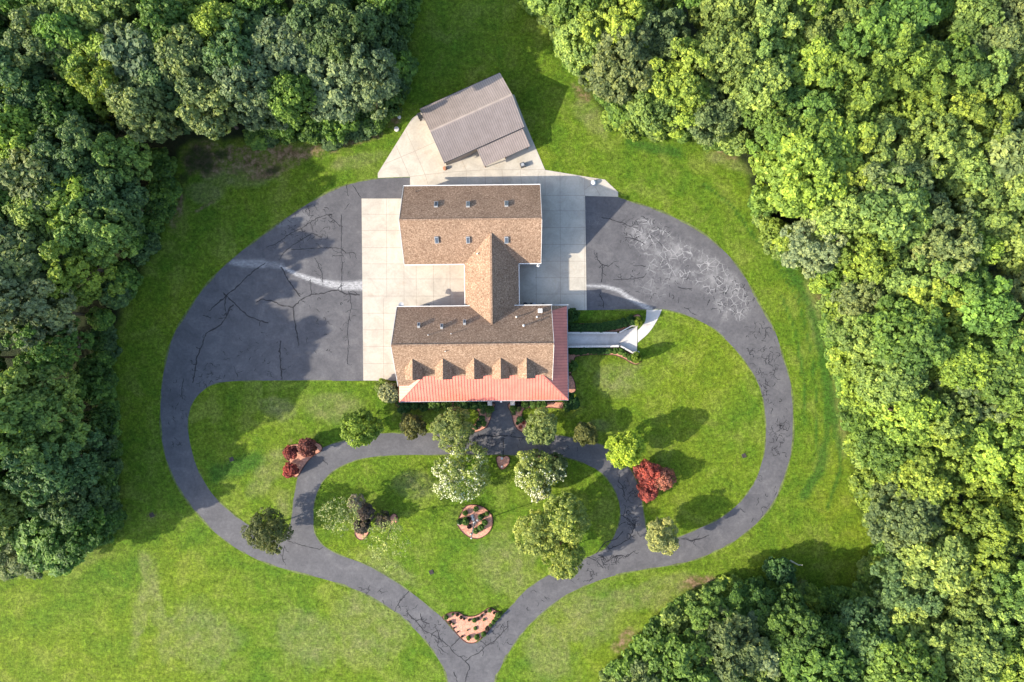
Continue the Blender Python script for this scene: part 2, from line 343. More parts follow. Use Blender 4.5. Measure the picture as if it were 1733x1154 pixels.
# ------------------------------------------------------------------ ground
def build_ground():
    def axis(lim):
        a = list(np.arange(-lim, lim+.01, .5)); 
        ext = [lim*1.05, lim*1.2, lim*1.5, lim*2.2, lim*4, lim*9, lim*25]
        return np.array([-e for e in reversed(ext)]+a+ext)
    xs, ys = axis(98.), axis(68.)
    X, Y = np.meshgrid(xs, ys); nx, ny = len(xs), len(ys)
    px = X/S+CX; py = CY-Y/S
    rs = np.random.RandomState(3)
    def vn(sc, seed):                       # cheap value noise on the plan
        r = np.random.RandomState(seed).rand(64, 64)
        u = (px/sc) % 63; v = (py/sc) % 63; i = u.astype(int); j = v.astype(int); fu = u-i; fv = v-j
        fu = fu*fu*(3-2*fu); fv = fv*fv*(3-2*fv)
        i1 = (i+1) % 64; j1 = (j+1) % 64
        return (r[j, i]*(1-fu)+r[j, i1]*fu)*(1-fv)+(r[j1, i]*(1-fu)+r[j1, i1]*fu)*fv
    n1 = vn(40, 1); n2 = vn(14, 2)
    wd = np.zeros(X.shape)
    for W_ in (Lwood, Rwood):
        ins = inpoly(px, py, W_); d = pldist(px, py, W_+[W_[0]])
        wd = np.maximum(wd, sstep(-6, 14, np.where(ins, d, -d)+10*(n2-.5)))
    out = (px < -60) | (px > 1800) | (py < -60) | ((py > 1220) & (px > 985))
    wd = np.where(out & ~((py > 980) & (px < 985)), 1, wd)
    def ell(cx, cy, rx, ry, a=0):
        c, s_ = math.cos(a), math.sin(a); dx, dy = px-cx, py-cy
        q = np.hypot((dx*c+dy*s_)/rx, (-dx*s_+dy*c)/ry)+.5*(n2-.5)+.3*(n1-.5)
        return 1-sstep(.65, 1.1, q)
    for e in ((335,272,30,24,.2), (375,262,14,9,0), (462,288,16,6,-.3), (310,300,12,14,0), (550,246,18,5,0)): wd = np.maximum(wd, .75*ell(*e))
    dirt = np.zeros(X.shape)
    for e in ((345,272,45,30,0),(410,268,60,26,0),(480,262,62,22,-.1),(545,253,40,12,-.15),(455,290,38,13,-.3),(600,238,60,7,-.2),(300,345,12,40,.15),(985,158,22,14,.6),(1180,985,40,12,-.3),(1055,1085,30,14,-.8),(1395,500,14,30,-.3),(660,205,18,10,0),(1235,262,24,8,.3),(490,745,4,3,0),(257,872,7,5,0),(345,350,26,3,-.5)):
        dirt = np.maximum(dirt, ell(*e))
    dry = np.zeros(X.shape)
    for e in ((90,945,95,22,-.2),(240,1030,14,90,.2),(262,1010,16,100,-.25),(565,690,55,26,0),(470,690,40,20,.3),(450,800,26,50,.6),(480,850,14,24,0),(1085,1010,110,26,-.25),(1120,990,70,16,-.2),(1000,195,50,20,.8),(1245,275,60,14,.3),(1380,520,18,90,-.15),(1420,700,12,90,-.1),(620,1060,70,70,.4),(520,1080,60,60,0),(860,960,60,60,0),(650,960,70,22,.4),(930,1100,45,60,-.3),(700,820,40,26,0),(610,270,60,12,-.2),(1050,640,50,30,0),(330,1080,80,60,0),(400,300,70,20,0),(1010,720,22,12,0),(990,1040,60,60,0),(345,325,40,24,0)):
        dry = np.maximum(dry, ell(*e)*(.35+.65*n2))
    lush = np.zeros(X.shape)
    for pl, wdh in (([(1335,455),(1372,520),(1392,600),(1402,680),(1400,740),(1385,800),(1360,840)], 7), ([(1352,470),(1388,560),(1408,660),(1412,740)], 3), ([(1310,440),(1352,510),(1374,600),(1384,690),(1378,780)], 2), ([(1322,500),(1346,560),(1360,640),(1364,720)], 2), ([(1415,700),(1424,790),(1400,860)], 3), ([(1290,420),(1240,350),(1190,310)], 2), ([(1065,240),(1150,262)], 8), ([(430,780),(370,800)], 16)):
        lush = np.maximum(lush, 1-sstep(wdh*.4, wdh*1.6, pldist(px, py, pl)+min(10, wdh*1.1)*(n2-.5)))
    v = np.stack([X, Y, np.zeros_like(X)], -1).reshape(-1, 3)
    idx = np.arange(nx*ny).reshape(ny, nx)
    f = np.stack([idx[:-1, :-1], idx[:-1, 1:], idx[1:, 1:], idx[1:, :-1]], -1).reshape(-1, 4)
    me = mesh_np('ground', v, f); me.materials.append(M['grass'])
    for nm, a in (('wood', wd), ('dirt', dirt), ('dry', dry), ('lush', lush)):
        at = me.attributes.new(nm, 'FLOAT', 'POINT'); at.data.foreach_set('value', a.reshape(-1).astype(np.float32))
    o = bpy.data.objects.new('ground', me); COL.objects.link(o); tag(o, kind='structure')
def mesh_np(name, v, f, smooth_=False):
    me = bpy.data.meshes.new(name); n = len(f); k = f.shape[1]
    me.vertices.add(len(v)); me.vertices.foreach_set('co', np.ascontiguousarray(v, np.float32).reshape(-1))
    me.loops.add(n*k); me.loops.foreach_set('vertex_index', np.ascontiguousarray(f, np.int32).reshape(-1))
    me.polygons.add(n); me.polygons.foreach_set('loop_start', np.arange(0, n*k, k, dtype=np.int32))
    me.polygons.foreach_set('loop_total', np.full(n, k, np.int32))
    me.polygons.foreach_set('use_smooth', np.full(n, smooth_))
    me.update(calc_edges=True); return me
build_ground()

# ------------------------------------------------------------------ driveway
z3 = lambda p: Z(250, 280, 2.885, p)
z6 = lambda p: Z(1000, 330, 5.0167, p)
zb = lambda p: Z(750, 640, 3.2044, p)
z7 = lambda p: Z(600, 900, 3.851, p)
z5 = lambda p: Z(400, 640, 3.605, p)
z2 = lambda p: Z(600, 400, 3.466, p)
z1 = lambda p: Z(600, 100, 3.466, p)
def build_drive():
    mb = MB(); islands = [jitter(isl_left, .4), jitter(isl_right, .4), jitter(isl_oval, .4)]
    mb.sheet(jitter(drive_outer, .4), islands, .02, .06)
    rg = random.Random(11)
    def crack(pts, wd=.14, branch=.25):
        out = []
        for (x0, y0), (x1, y1) in zip(pts[:-1], pts[1:]):
            L = math.hypot(x1-x0, y1-y0); n = max(2, int(L/3.5)); 
            for k in range(n):
                t = k/n; j = .9 if k else 0
                out.append((x0+(x1-x0)*t+rg.uniform(-j, j), y0+(y1-y0)*t+rg.uniform(-j, j)))
        out.append(pts[-1])
        mb.ribbon(out, wd, .030, 1, .5, rg)
        for p in out[1:-1]:
            if rg.random() < branch*.35:
                squig(p[0], p[1], rg.uniform(5, 14), wd*.6)
    def squig(x, y, L, wd=.08, a=None):
        a = rg.uniform(0, 6.28) if a is None else a; pts = [(x, y)]
        while L > 0:
            a += rg.uniform(-1.25, 1.25); st = rg.uniform(1.2, 3.0); x += st*math.cos(a); y += st*math.sin(a); pts.append((x, y)); L -= st
        q = [p for p in pts if inpoly([p[0]], [p[1]], drive_outer)[0] and not any(inpoly([p[0]], [p[1]], i)[0] for i in islands)]
        if len(q) == len(pts): mb.ribbon(pts, wd, .0295, 1, .5, rg)
    for c in ([(575,475),(510,520),(460,570),(415,610),(385,635),(350,665),(300,710)],[(385,635),(370,620)],[(385,635),(375,680),(385,735),(360,775),(320,800),(285,820),(265,880),(240,935),(232,1000),(220,1060)],
              [(385,635),(430,680),(490,735),(540,755),(590,768)],[(385,735),(405,690),(420,680)],[(270,730),(310,745)],
              [(530,668),(555,652),(610,662),(660,685),(710,692),(750,655),(800,628),(860,625),(900,610),(930,608),(960,625),(1035,632)],
              [(710,692),(720,770),(738,880)],[(650,495),(670,530),(700,580),(745,640)],[(650,855),(645,910),(655,1045)]):
        crack(z3(c), .17)
    for c in ([(985,620),(995,680),(985,740),(975,800),(980,860),(975,970)],[(945,240),(948,300),(945,400),(950,500),(945,600)],[(700,410),(780,405),(870,402),(940,405),(970,428),(1010,425)],[(815,450),(850,520),(855,585)],
              [(580,400),(630,380),(700,330),(760,300),(830,255),(880,240),(940,300)],[(640,460),(680,410),(740,370),(800,330),(850,350)],[(795,555),(800,625)],[(985,185),(960,215)],[(970,95),(980,150)],[(1000,95),(1040,155)],[(175,1040),(165,1090),(170,1140)],[(905,440),(945,440)],[(420,980),(440,1030)],[(345,745),(385,745)]):
        crack(z3(c), .10, .6)
    for c in ([(290,360),(370,375),(430,400),(460,420)],[(370,375),(410,350)],[(220,225),(270,235),(330,265),(400,280)],[(50,490),(55,550),(100,590),(150,605),(190,570),(240,560)],[(100,590),(70,620)],[(100,590),(95,660),(90,740)],
              [(190,720),(290,715),(400,705),(450,700)],[(360,600),(470,603)],[(80,850),(105,900),(110,960)],[(740,780),(790,795),(860,795)],[(745,870),(740,920)],[(790,955),(830,970),(850,1000),(900,1020)],[(90,190),(160,200),(220,225)]):
        crack(z6(c), .11, .6)
    for c in ([(200,310),(280,315),(330,310),(400,320),(440,320)],[(325,320),(325,420)],[(190,300),(185,400)],[(955,520),(950,560),(975,590),(985,640)],[(990,700),(975,745),(1010,770),(1040,800),(1010,870)],[(1000,790),(1040,800)],
              [(975,830),(940,870),(880,890),(830,950)],[(780,970),(830,990),(870,1030)],[(860,960),(880,1000),(940,960),(1000,965),(1045,935)],[(920,960),(940,1010)],[(1290,870),(1340,880),(1400,870),(1442,850)],[(880,900),(900,925),(960,900),(1010,870)]):
        crack(zb(c), .13, .9)
    for c in ([(355,385),(310,435),(285,470),(260,520)],[(345,525),(400,580),(450,640),(500,665),(560,700),(610,740),(650,790),(720,840),(750,880),(720,978)],[(720,850),(760,810),(810,790),(860,740),(900,720),(940,680),(1000,620),(1000,580)],
              [(685,690),(630,745)],[(430,530),(440,580),(490,600)],[(550,690),(540,740),(580,780)],[(820,710),(860,740)],[(650,915),(670,978)],[(400,580),(440,560)],[(500,665),(540,640),(560,700)]):
        crack(z7(c), .13, 1.0)
    for c in ([(310,990),(400,1020),(510,1045),(528,1030)],[(295,1020),(280,1090),(300,1140)],[(530,500),(560,530)]):
        crack(z5(c), .12, .5)
    # fine map cracking along worn stretches
    for (cx, cy, rx, ry, n, L) in ((352,640,26,30,26,9),(520,375,50,35,46,8),(1288,610,28,70,60,12),(1315,720,16,60,30,12),(1240,500,50,40,30,10),(1090,395,50,30,26,9),(560,1000,70,14,22,9),(640,1015,40,20,18,9),(690,1045,24,24,16,9),(730,1075,30,30,26,9),(845,1070,30,26,16,9),(1070,850,18,60,36,12),(1010,945,40,18,24,10),(1290,850,40,40,14,14),(920,750,70,14,14,8),(820,750,40,18,26,7),(300,700,16,60,16,8),(880,1020,60,30,10,9),(560,520,50,90,22,7),(440,600,60,40,18,7),(1110,470,70,40,26,8),(980,975,40,14,14,8)):
        for k in range(int(n*1.6)):
            a = rg.uniform(0, 6.28); r = math.sqrt(rg.random())
            squig(cx+rx*r*math.cos(a), cy+ry*r*math.sin(a), rg.uniform(.4, 1.3)*L, rg.choice((.05, .07, .09)))
    ol = drive_outer+[drive_outer[0]]
    for L, wd in ((ol, .22), (isl_oval+[isl_oval[0]], .16), (isl_left+[isl_left[0]], .14), (isl_right+[isl_right[0]], .16)):
        seg = []
        for p in L+[None]:
            hid = p is None or (640 < p[0] < 1046 and 298 < p[1] < 334) or (612 < p[0] < 1000 and 500 < p[1] < 690) or (p[0] > 740 and p[0] < 856 and p[1] > 1030 and L is not ol)
            if hid or rg.random() < .06:
                if len(seg) > 2: mb.ribbon(seg, wd, .023, 2, .8, rg)
                seg = []
            else: seg.append((p[0]+rg.uniform(-.4, .4), p[1]+rg.uniform(-.4, .4)))
    o = mb.build('driveway', [M['asphalt'], M['crack'], M['thatch']]); tag(o, kind='structure')
    # fine grid carrying the stain masks, a finger's breadth over the base course, same mesh
    xs = np.arange(270, 1345, 2.5); ys = np.arange(296, 960, 2.5); X, Y = np.meshgrid(xs, ys)
    rs = np.random.RandomState(1)
    wash = np.zeros(X.shape)
    for pl, w0, w1, k in ((z3([(648,490),(720,528),(800,556),(870,575),(950,588),(1050,585)]), 2.5, 12, 1.), (z3([(400,470),(470,478),(560,480)]), 6, 11, .55), (z3([(560,478),(650,490)]), 6, 9, .35),
                       (z6([(-40,770),(90,772),(150,785),(240,810),(320,870),(420,925),(500,968)]), 3, 6, 1.), (z3([(640,290),(760,250)]), 6, 16, .18)):
        d = pldist(X, Y, pl); x0 = pl[0][0]; x1 = pl[-1][0]; t = np.clip((X-x0)/(x1-x0+1e-6), 0, 1); ww = w0+(w1-w0)*t
        wash = np.maximum(wash, k*(1-sstep(.35, 1.0, d/ww)))
    craze = 1-sstep(.55, 1.05, pldist(X, Y, z6([(460,330),(620,440),(800,560),(980,640),(1120,780),(1220,930)]))/34.)
    craze = np.maximum(craze, .8*(1-sstep(.5, 1.1, pldist(X, Y, z6([(600,620),(760,620)]))/32.)))
    craze = np.maximum(craze, .4*(1-sstep(.5, 1.1, pldist(X, Y, z6([(400,740),(560,820)]))/20.)))
    craze = np.maximum(craze, .35*(1-sstep(.5, 1.1, pldist(X, Y, z6([(10,200),(60,200)]))/14.)))
    # keep only cells wholly on the asphalt that carry a mask
    on = inpoly(X, Y, drive_outer)
    for i in (isl_left, isl_right, isl_oval): on &= ~inpoly(X, Y, i)
    idx = np.arange(X.size).reshape(X.shape); act = on & ((wash > 0) | (craze > 0))
    allon = on[:-1, :-1] & on[:-1, 1:] & on[1:, 1:] & on[1:, :-1]; anyact = act[:-1, :-1] | act[:-1, 1:] | act[1:, 1:] | act[1:, :-1]
    sel = allon & anyact
    f = np.stack([idx[1:, :-1], idx[1:, 1:], idx[:-1, 1:], idx[:-1, :-1]], -1)[sel]
    used = np.unique(f); rm = np.zeros(X.size, int); rm[used] = np.arange(len(used)); f = rm[f]
    v = np.stack([(X-CX)*S, (CY-Y)*S, np.full(X.shape, .024)], -1).reshape(-1, 3)[used]
    # append to the driveway mesh
    me = o.data; nv = len(me.vertices)
    v0 = np.empty(nv*3, np.float32); me.vertices.foreach_get('co', v0)
    faces = [list(p.vertices) for p in me.polygons]+(f+nv).tolist(); mi = [p.material_index for p in me.polygons]+[0]*len(f)
    m2 = bpy.data.meshes.new('driveway'); m2.from_pydata(np.vstack([v0.reshape(-1, 3), v]).tolist(), [], faces)
    m2.materials.append(M['asphalt']); m2.materials.append(M['crack']); m2.materials.append(M['thatch']); m2.polygons.foreach_set('material_index', mi)
    for nm, a in (('wash', wash), ('craze', craze)):
        at = m2.attributes.new(nm, 'FLOAT', 'POINT'); at.data.foreach_set('value', np.concatenate([np.zeros(nv), a.reshape(-1)[used]]).astype(np.float32))
    m2.update(); o.data = m2
build_drive()

# ------------------------------------------------------------------ concrete
def build_concrete():
    mb = MB()
    mb.sheet([(639.5,301),(639.5,293),(697,201),(712,189),(760,165),(870,160),(893,218),(922.5,287.5),(989.5,298.5),(1024,304),(1046,325),(1046,333),(990,331.5),(993,524.7),(940,524.7),(940,600),(672,600),(671,643.8),(615,643.8),(612,336),(680,336),(694,316),(694,299)], [], .05, .12)
    J = []
    v = lambda x, a, b: J.append([(x, a), (x+.004*(b-a), b)])
    h = lambda y, a, b: J.append([(a, y), (b, y)])
    v(654, 336, 505); v(649, 505, 644)
    for x in (683.7, 704.4, 733.6, 761.6): v(x, 446, 520)
    for y in (362.6, 390, 419): h(y, 612.5, 692)
    h(446.5, 613, 690)
    for y in (472, 501): h(y, 613, 790)
    for y in (530, 558, 586, 615): h(y, 614, 684)
    v(947.7, 290, 520); v(907.3, 446, 520); v(988.5, 333, 524)
    for y in (330.8, 356.8, 385, 413.6, 442, 470, 497.5): h(y, 905, 992)
    for seg in ([(435,745),(415,680),(355,540),(300,420)],[(325,690),(245,510)],[(655,740),(655,650),(620,570)],[(768,740),(765,650)],[(875,740),(865,645)],[(980,740),(972,650)],[(1075,740),(1078,670)],[(1118,800),(1117,650)],[(1350,800),(1350,690)],
                [(325,690),(530,665),(760,650),(1117,648)],[(175,615),(355,540),(470,488)]): J.append(z1(seg))
    J += [[(1003,310),(1012,304)], [(1000,313),(990,320)], [(1007,316),(1016,331)]]
    for j in J: mb.ribbon(j, .06, .054, 1)
    o = mb.build('concrete_pavement', [M['concrete'], M['joint']]); tag(o, kind='structure')
    mb = MB(); mb.sheet(smooth([(1094,524),(1094,524),(1120,523.8),(1120,523.8),(1114,538),(1099,561.7),(1080,579),(1079,579),(1079,559),(1079,559),(1086,552),(1092.5,542)]), [], .05, .1)
    mb.ribbon([(1090,548),(1107,551)], .05, .054, 1)
    tag(mb.build('walkway', [M['concrete2'], M['joint']]), kind='structure')
build_concrete()

# ------------------------------------------------------------------ foliage generators
def leaves(clumps, per, spread, size, rs, flat=.35, tint_c=None, up=.5):
    """clumps: (n,3) centres + outward (n,3); returns verts, faces, tint"""
    C, O, Rc = clumps
    n = len(C); N = n*per
    d = rs.normal(size=(N, 3)); d /= np.linalg.norm(d, axis=1)[:, None]
    o = np.repeat(O, per, 0); c = np.repeat(C, per, 0); rc = np.repeat(Rc, per)
    d = d+o*.55; d /= np.linalg.norm(d, axis=1)[:, None]
    rad = rc*(.55+.5*rs.rand(N))
    pos = c+d*rad[:, None]*np.array([1, 1, .85])
    nr = d*.9+rs.normal(size=(N, 3))*.42+np.array([0, 0, up]); nr /= np.linalg.norm(nr, axis=1)[:, None]
    r = rs.normal(size=(N, 3)); t = np.cross(nr, r); t /= np.linalg.norm(t, axis=1)[:, None]; b = np.cross(nr, t)
    s = size*(.6+.8*rs.rand(N))[:, None]
    V = np.stack([pos+t*s*.62, pos+b*s*.40+nr*s*.10, pos-t*s*.62, pos-b*s*.40+nr*s*.10], 1).reshape(-1, 3)
    F = np.arange(4*N).reshape(N, 4)
    tc = np.repeat(rs.rand(n) if tint_c is None else tint_c, per)
    tint = np.clip(.5+(tc-.5)*.62+rs.normal(size=N)*.16, 0, 1)
    return V, F, tint, pos
def crown_mesh(name, seed, R, h0, h1, lobes=18, lr=.36, sub=13, per=26, leaf=.34, cl=.30, asym=.12, holes=0.0, droop=.0, blossom=None):
    rs = np.random.RandomState(seed); a = (h1-h0)/2; zc = (h1+h0)/2
    i = np.arange(lobes)+.5; ph = np.arccos(1-1.62*i/lobes); th = math.pi*(1+5**.5)*i+rs.rand()*6
    D = np.stack([np.cos(th)*np.sin(ph), np.sin(th)*np.sin(ph), np.cos(ph)], 1)+rs.normal(size=(lobes, 3))*.16
    D /= np.linalg.norm(D, axis=1)[:, None]
    LR = R*lr*(.75+.55*rs.rand(lobes)); k = (.78+.34*rs.rand(lobes))*(1+asym*rs.normal(size=lobes))
    LC = D*np.stack([(R-LR)*k, (R-LR)*k, (a-np.minimum(LR*.8, a*.6))*k], 1)+np.array([0, 0, zc])
    LC = np.vstack([LC, [[0, 0, zc]]]); LR = np.append(LR, R*.5*min(1, a/R)); D = np.vstack([D, [[0, 0, 1]]])
    C = []; O = []; RC = []; T = []
    for c, r, dd in zip(LC, LR, D):
        m = max(4, int(sub*(r/(R*lr))**1.6))
        e = rs.normal(size=(m, 3))+dd*.75+np.array([0, 0, .35]); e /= np.linalg.norm(e, axis=1)[:, None]
        if holes: e = e[rs.rand(m) > holes]
        m = len(e)
        C.append(c+e*r*(.72+.3*rs.rand(m))[:, None]*np.array([1, 1, .8])); O.append(e); RC.append(r*cl*(.75+.6*rs.rand(m))+.12); T.append(np.clip(rs.rand()*.6+.2+rs.normal(size=m)*.15, 0, 1))
    C = np.vstack(C); O = np.vstack(O); RC = np.concatenate(RC); T = np.concatenate(T)
    C[:, 2] = np.maximum(C[:, 2], .15)
    V, F, tint, pos = leaves((C, O, RC), per, 0, leaf, rs, tint_c=T)
    V[:, 2] = np.maximum(V[:, 2], .03)
    me = mesh_np(name, V, F); me.materials.append(M['leaf'])
    at = me.attributes.new('tint', 'FLOAT', 'FACE'); at.data.foreach_set('value', tint.astype(np.float32))
    if blossom:
        sc = O @ np.array(blossom[0]); pk = np.argsort(-sc-1.0*rs.rand(len(sc)))[:int(len(sc)*blossom[1])]
        Vb, Fb, tb, _ = leaves((C[pk]+O[pk]*.12, O[pk], RC[pk]*1.1), max(5, blossom[2]//2), 0, .20, rs)
        mb = mesh_np('blossom', Vb, Fb); mb.materials.append(M['blossom']); return me, mb, LC
    return me, LC
def trunk_mesh(seed, h, r, targets, lean=(0, 0)):
    rs = random.Random(seed); mb = MB(); top = h*.78
    pts = [(lean[0]*t*t+rs.uniform(-.1, .1)*t*2, lean[1]*t*t+rs.uniform(-.1, .1)*t*2, top*t-.15*(t == 0)) for t in (0, .06, .25, .5, .75, 1)]
    mb.tube(pts, [r*1.5, r*1.05, r*.85, r*.65, r*.42, r*.15], 8)
    tg = list(targets); rs.shuffle(tg)
    for c in tg[:8]:
        t = rs.uniform(.3, .7); s = Vector(pts[2]).lerp(Vector(pts[4]), (t-.25)/.5) if t > .25 else Vector(pts[2])
        e = Vector(c); m = s.lerp(e, .5)+Vector((0, 0, -.12*(e-s).length)); q = r*.42
        mb.tube([s, m, e], [q, q*.6, q*.2], 5, cap=False)
    return mb
def link(name, me, parent, color=None, loc=None):
    o = bpy.data.objects.new(name, me); COL.objects.link(o)
    if parent: o.parent = parent
    if color: o.color = (*color, 1)
    if loc is not None: o.location = loc
    return o

# ------------------------------------------------------------------ house (front house, connecting wing and rear garage wing are one joined building)
TH = R_(.62); HO = (805.5, 583.0)
house = empty('house', G(*HO), TH)
tag(house, 'large brown shingled house with red metal porch roof and joined rear wing', 'house')
def HL(x, y, z=0):
    dx, dy = (x-HO[0])*S, (HO[1]-y)*S; c, s_ = math.cos(-TH), math.sin(-TH)
    return Vector((dx*c-dy*s_, dx*s_+dy*c, z))
def gable(mb, cx, cy, hw, hd, ze, zr, axis='x', t=.16, m=0):
    """two slopes about a ridge; local coords"""
    if axis == 'x':
        mb.slab([(cx-hw, cy-hd, ze), (cx+hw, cy-hd, ze), (cx+hw, cy, zr), (cx-hw, cy, zr)], t, m)
        mb.slab([(cx+hw, cy+hd, ze), (cx-hw, cy+hd, ze), (cx-hw, cy, zr), (cx+hw, cy, zr)], t, m)
    else:
        mb.slab([(cx-hw, cy+hd, ze), (cx-hw, cy-hd, ze), (cx, cy-hd, zr), (cx, cy+hd, zr)], t, m)
        mb.slab([(cx+hw, cy-hd, ze), (cx+hw, cy+hd, ze), (cx, cy+hd, zr), (cx, cy-hd, zr)], t, m)
def gwall(mb, cx, cy, hw, hd, ze, zr, inset=.4, m=0):   # walls with gable ends, ridge along x
    a, b = hw-inset, hd-inset; zi = ze+(zr-ze)*inset/hd-.2; zt = zr-.22
    for sx in (-1, 1):
        x = cx+sx*a; pts = [(x, cy-b, 0), (x, cy+b, 0), (x, cy+b, zi), (x, cy, zt), (x, cy-b, zi)]
        mb.slab(pts, 0, m, down=Vector((-sx*.2, 0, 0)))
    for sy in (-1, 1):
        mb.box((cx, cy+sy*(b-.1), zi/2), (2*a-.4, .2, zi), 0, m)
# front house
FX0, FX1 = HL(680, 583).x, HL(931, 583).x
fcx, fhw = (FX0+FX1)/2, (FX1-FX0)/2
RY = HL(805.5, 582.8).y; SL = 5.8/6.25; ZR = 10.3
wl = MB(); gwall(wl, fcx, RY, fhw, 6.25, 4.5, ZR, .45)
front_wall = wl.build('wall', M['brick'], house)
rf = MB()
rf.slab([(FX0, RY-6.6, ZR-6.6*SL), (FX1, RY-6.6, ZR-6.6*SL), (FX1, RY, ZR), (FX0, RY, ZR)], .18)
rf.slab([(FX1, RY+6.25, ZR-6.25*SL), (FX0, RY+6.25, ZR-6.25*SL), (FX0, RY, ZR), (FX1, RY, ZR)], .18)
x2 = HL(958, 520).x
rf.slab([(FX1+.01, RY+6.24, 4.48), (FX1+.01, RY+5.35, 4.86), (x2, RY+6.2, 3.22)], .10)
rf.beam((FX0, RY, ZR-.02), (FX1, RY, ZR-.02), .3, .06)
roof1 = rf.build('roof', M['shingle'], house)
# barge boards and gutters
tr = MB()
for x in (FX0-.03, FX1+.03):
    tr = MB(); tr.beam((x, RY-6.6, ZR-6.6*SL-.2), (x, RY, ZR-.2), .06, .18); tr.beam((x, RY+6.25, ZR-6.25*SL-.2), (x, RY, ZR-.2), .06, .18)
    tr.build('barge_board', M['white'], house)
gt = MB(); gt.box((fcx+.1, RY+6.33, 4.42), (2*fhw+.2, .13, .12)); gt.box(((FX1+x2)/2+.05, RY+6.33, 3.7), (x2-FX1+.1, .12, .11)); gt.build('gutter', M['white'], house)
# porch roof
pw, pe = HL(680.7, 660).x, HL(957.8, 600).x; ps = RY-9.25; PZ, PS = 3.1, (5.6-3.1)/4.15
top = RY-5.02; k45 = (top-ps)
pr = MB()
hx0, hx1 = pw+k45, pe-k45; zt = PZ+PS*k45
pr.slab([(pw, ps, PZ), (pe, ps, PZ), (hx1, top, zt), (hx0, top, zt)], .08)
pr.slab([(pw, top+.6, PZ), (pw, ps, PZ), (hx0, top, zt), (hx0, top+.6, zt)], .08)
ptop = RY+6.2; wx = FX1-.05; wz = PZ+PS*(pe-wx)
pr.slab([(pe, ps, PZ), (pe, ptop, PZ), (wx, ptop-.75, wz), (wx, top-2, wz)][:1]+[(pe, ptop, PZ), (wx, ptop-.75, wz), (wx, ps+(pe-wx), wz)], .08)
pr.slab([(wx+.001, ps+(pe-wx), wz), (wx+.001, RY-4.9, wz), (hx1, RY-4.9, zt), (hx1, top, zt)], .08)
nS = Vector((0, -PS, 1)).normalized(); nE = Vector((PS, 0, 1)).normalized(); nW = Vector((-PS, 0, 1)).normalized()
x = pw+.3
while x < pe-.1:
    yt = min(top, ps+(x-pw), ps+(pe-x)); pr.beam((x, ps, PZ), (x, yt, PZ+PS*(yt-ps)), .05, .05, nS, 1); x += .48
y = ps+.4
while y < ptop-.4:
    xt = max(wx, pe-(y-ps)); xt = max(hx1, xt) if y < ps+(pe-wx) else wx
    pr.beam((pe, y, PZ), (xt, y, PZ+PS*(pe-xt)), .07, .06, nE, 1)
    if y < top+.3:
        x3 = min(hx0, pw+(y-ps)); pr.beam((pw, y, PZ), (x3, y, PZ+PS*(x3-pw)), .06, .04, nW, 1)
    y += .48
pr.beam((pw, ps, PZ+.02), (hx0, top, zt+.02), .22, .06, (0, 0, 1)); pr.beam((pe, ps, PZ+.02), (hx1, top, zt+.02), .22, .06, (0, 0, 1))
pr.build('porch_roof', [M['red'], M['redrib']], house)
ft = MB(); ft.box(((pw+pe)/2, ps-.06, PZ-.12), (pe-pw+.2, .12, .2)); ft.box((pe+.06, (ps+ptop)/2, PZ-.12), (.12, ptop-ps, .2)); ft.build('porch_gutter', M['grey'], house)
fl = MB(); fl.box(((pw+pe)/2, (ps+RY-5.8)/2+.3, .2), (pe-pw-.6, RY-5.8-ps-.6, .4)); fl.box(((FX1+pe)/2, RY+.1, .2), (pe-FX1-.3, 12, .4)); fl.build('porch_floor', M['concrete'], house)
for i in range(10):
    x = pw+.5+(pe-pw-1)*i/9
    if abs(x-HL(848, 680).x) < 1: continue
    c = MB(); c.box((x, ps+.35, 1.7), (.18, .18, 2.6)); c.box((x, ps+.35, .48), (.28, .28, .16)); c.box((x, ps+.35, 2.93), (.28, .28, .14)); c.build('porch_column', M['white'], house)
for i in range(4):
    c = MB(); yy = ps+3.5+3.6*i; c.box((pe-.35, yy, 1.7), (.18, .18, 2.6)); c.box((pe-.35, yy, .48), (.28, .28, .16)); c.box((pe-.35, yy, 2.93), (.28, .28, .14)); c.build('porch_column', M['white'], house)
def window(parent, c, wd, h, face, name='window'):
    """face: 'S','N','E','W' outward direction"""
    f = {'S': (0, -1), 'N': (0, 1), 'E': (1, 0), 'W': (-1, 0)}[face]; c = Vector(c); n = Vector((*f, 0)); t = Vector((-n.y, n.x, 0))
    m = MB()
    for s_ in (-1, 1):
        m.beam(c+t*(s_*wd/2)+Vector((0, 0, -h/2)), c+t*(s_*wd/2)+Vector((0, 0, h/2)), .08, .06, n)
        m.beam(c-t*(wd/2)+Vector((0, 0, s_*h/2)), c+t*(wd/2)+Vector((0, 0, s_*h/2)), .08, .06, n)
    m.beam(c-t*(wd/2), c+t*(wd/2), .04, .05, n)
    o = m.build(name, M['white'], parent)
    g = MB(); d = n*.02
    g.add([c+d+t*(-wd/2)+Vector((0, 0, -h/2)), c+d+t*(wd/2)+Vector((0, 0, -h/2)), c+d+t*(wd/2)+Vector((0, 0, h/2)), c+d+t*(-wd/2)+Vector((0, 0, h/2))], [(0, 1, 2, 3)])
    g.build('pane', M['glass'], o); return o
fy = RY-6.25+.45
for dx in (-9.5, -6.5, -3.4, 1.2, 8.2, 11): window(house, (fcx+dx, fy, 1.9), 1.1, 1.6, 'S')
dr = MB(); dxx = HL(848, 640).x; dr.box((dxx, fy-.04, 1.5), (1.1, .08, 2.2)); d_ = dr.build('front_door', M['rust'], house)
hd = MB(); hd.box((dxx+.4, fy-.11, 1.45), (.06, .06, .18)); hd.build('handle', M['grey'], d_)
for yy in (-3.5, 0, 3.5): window(house, (FX0+.45, RY+yy, 1.9), 1.0, 1.5, 'W')
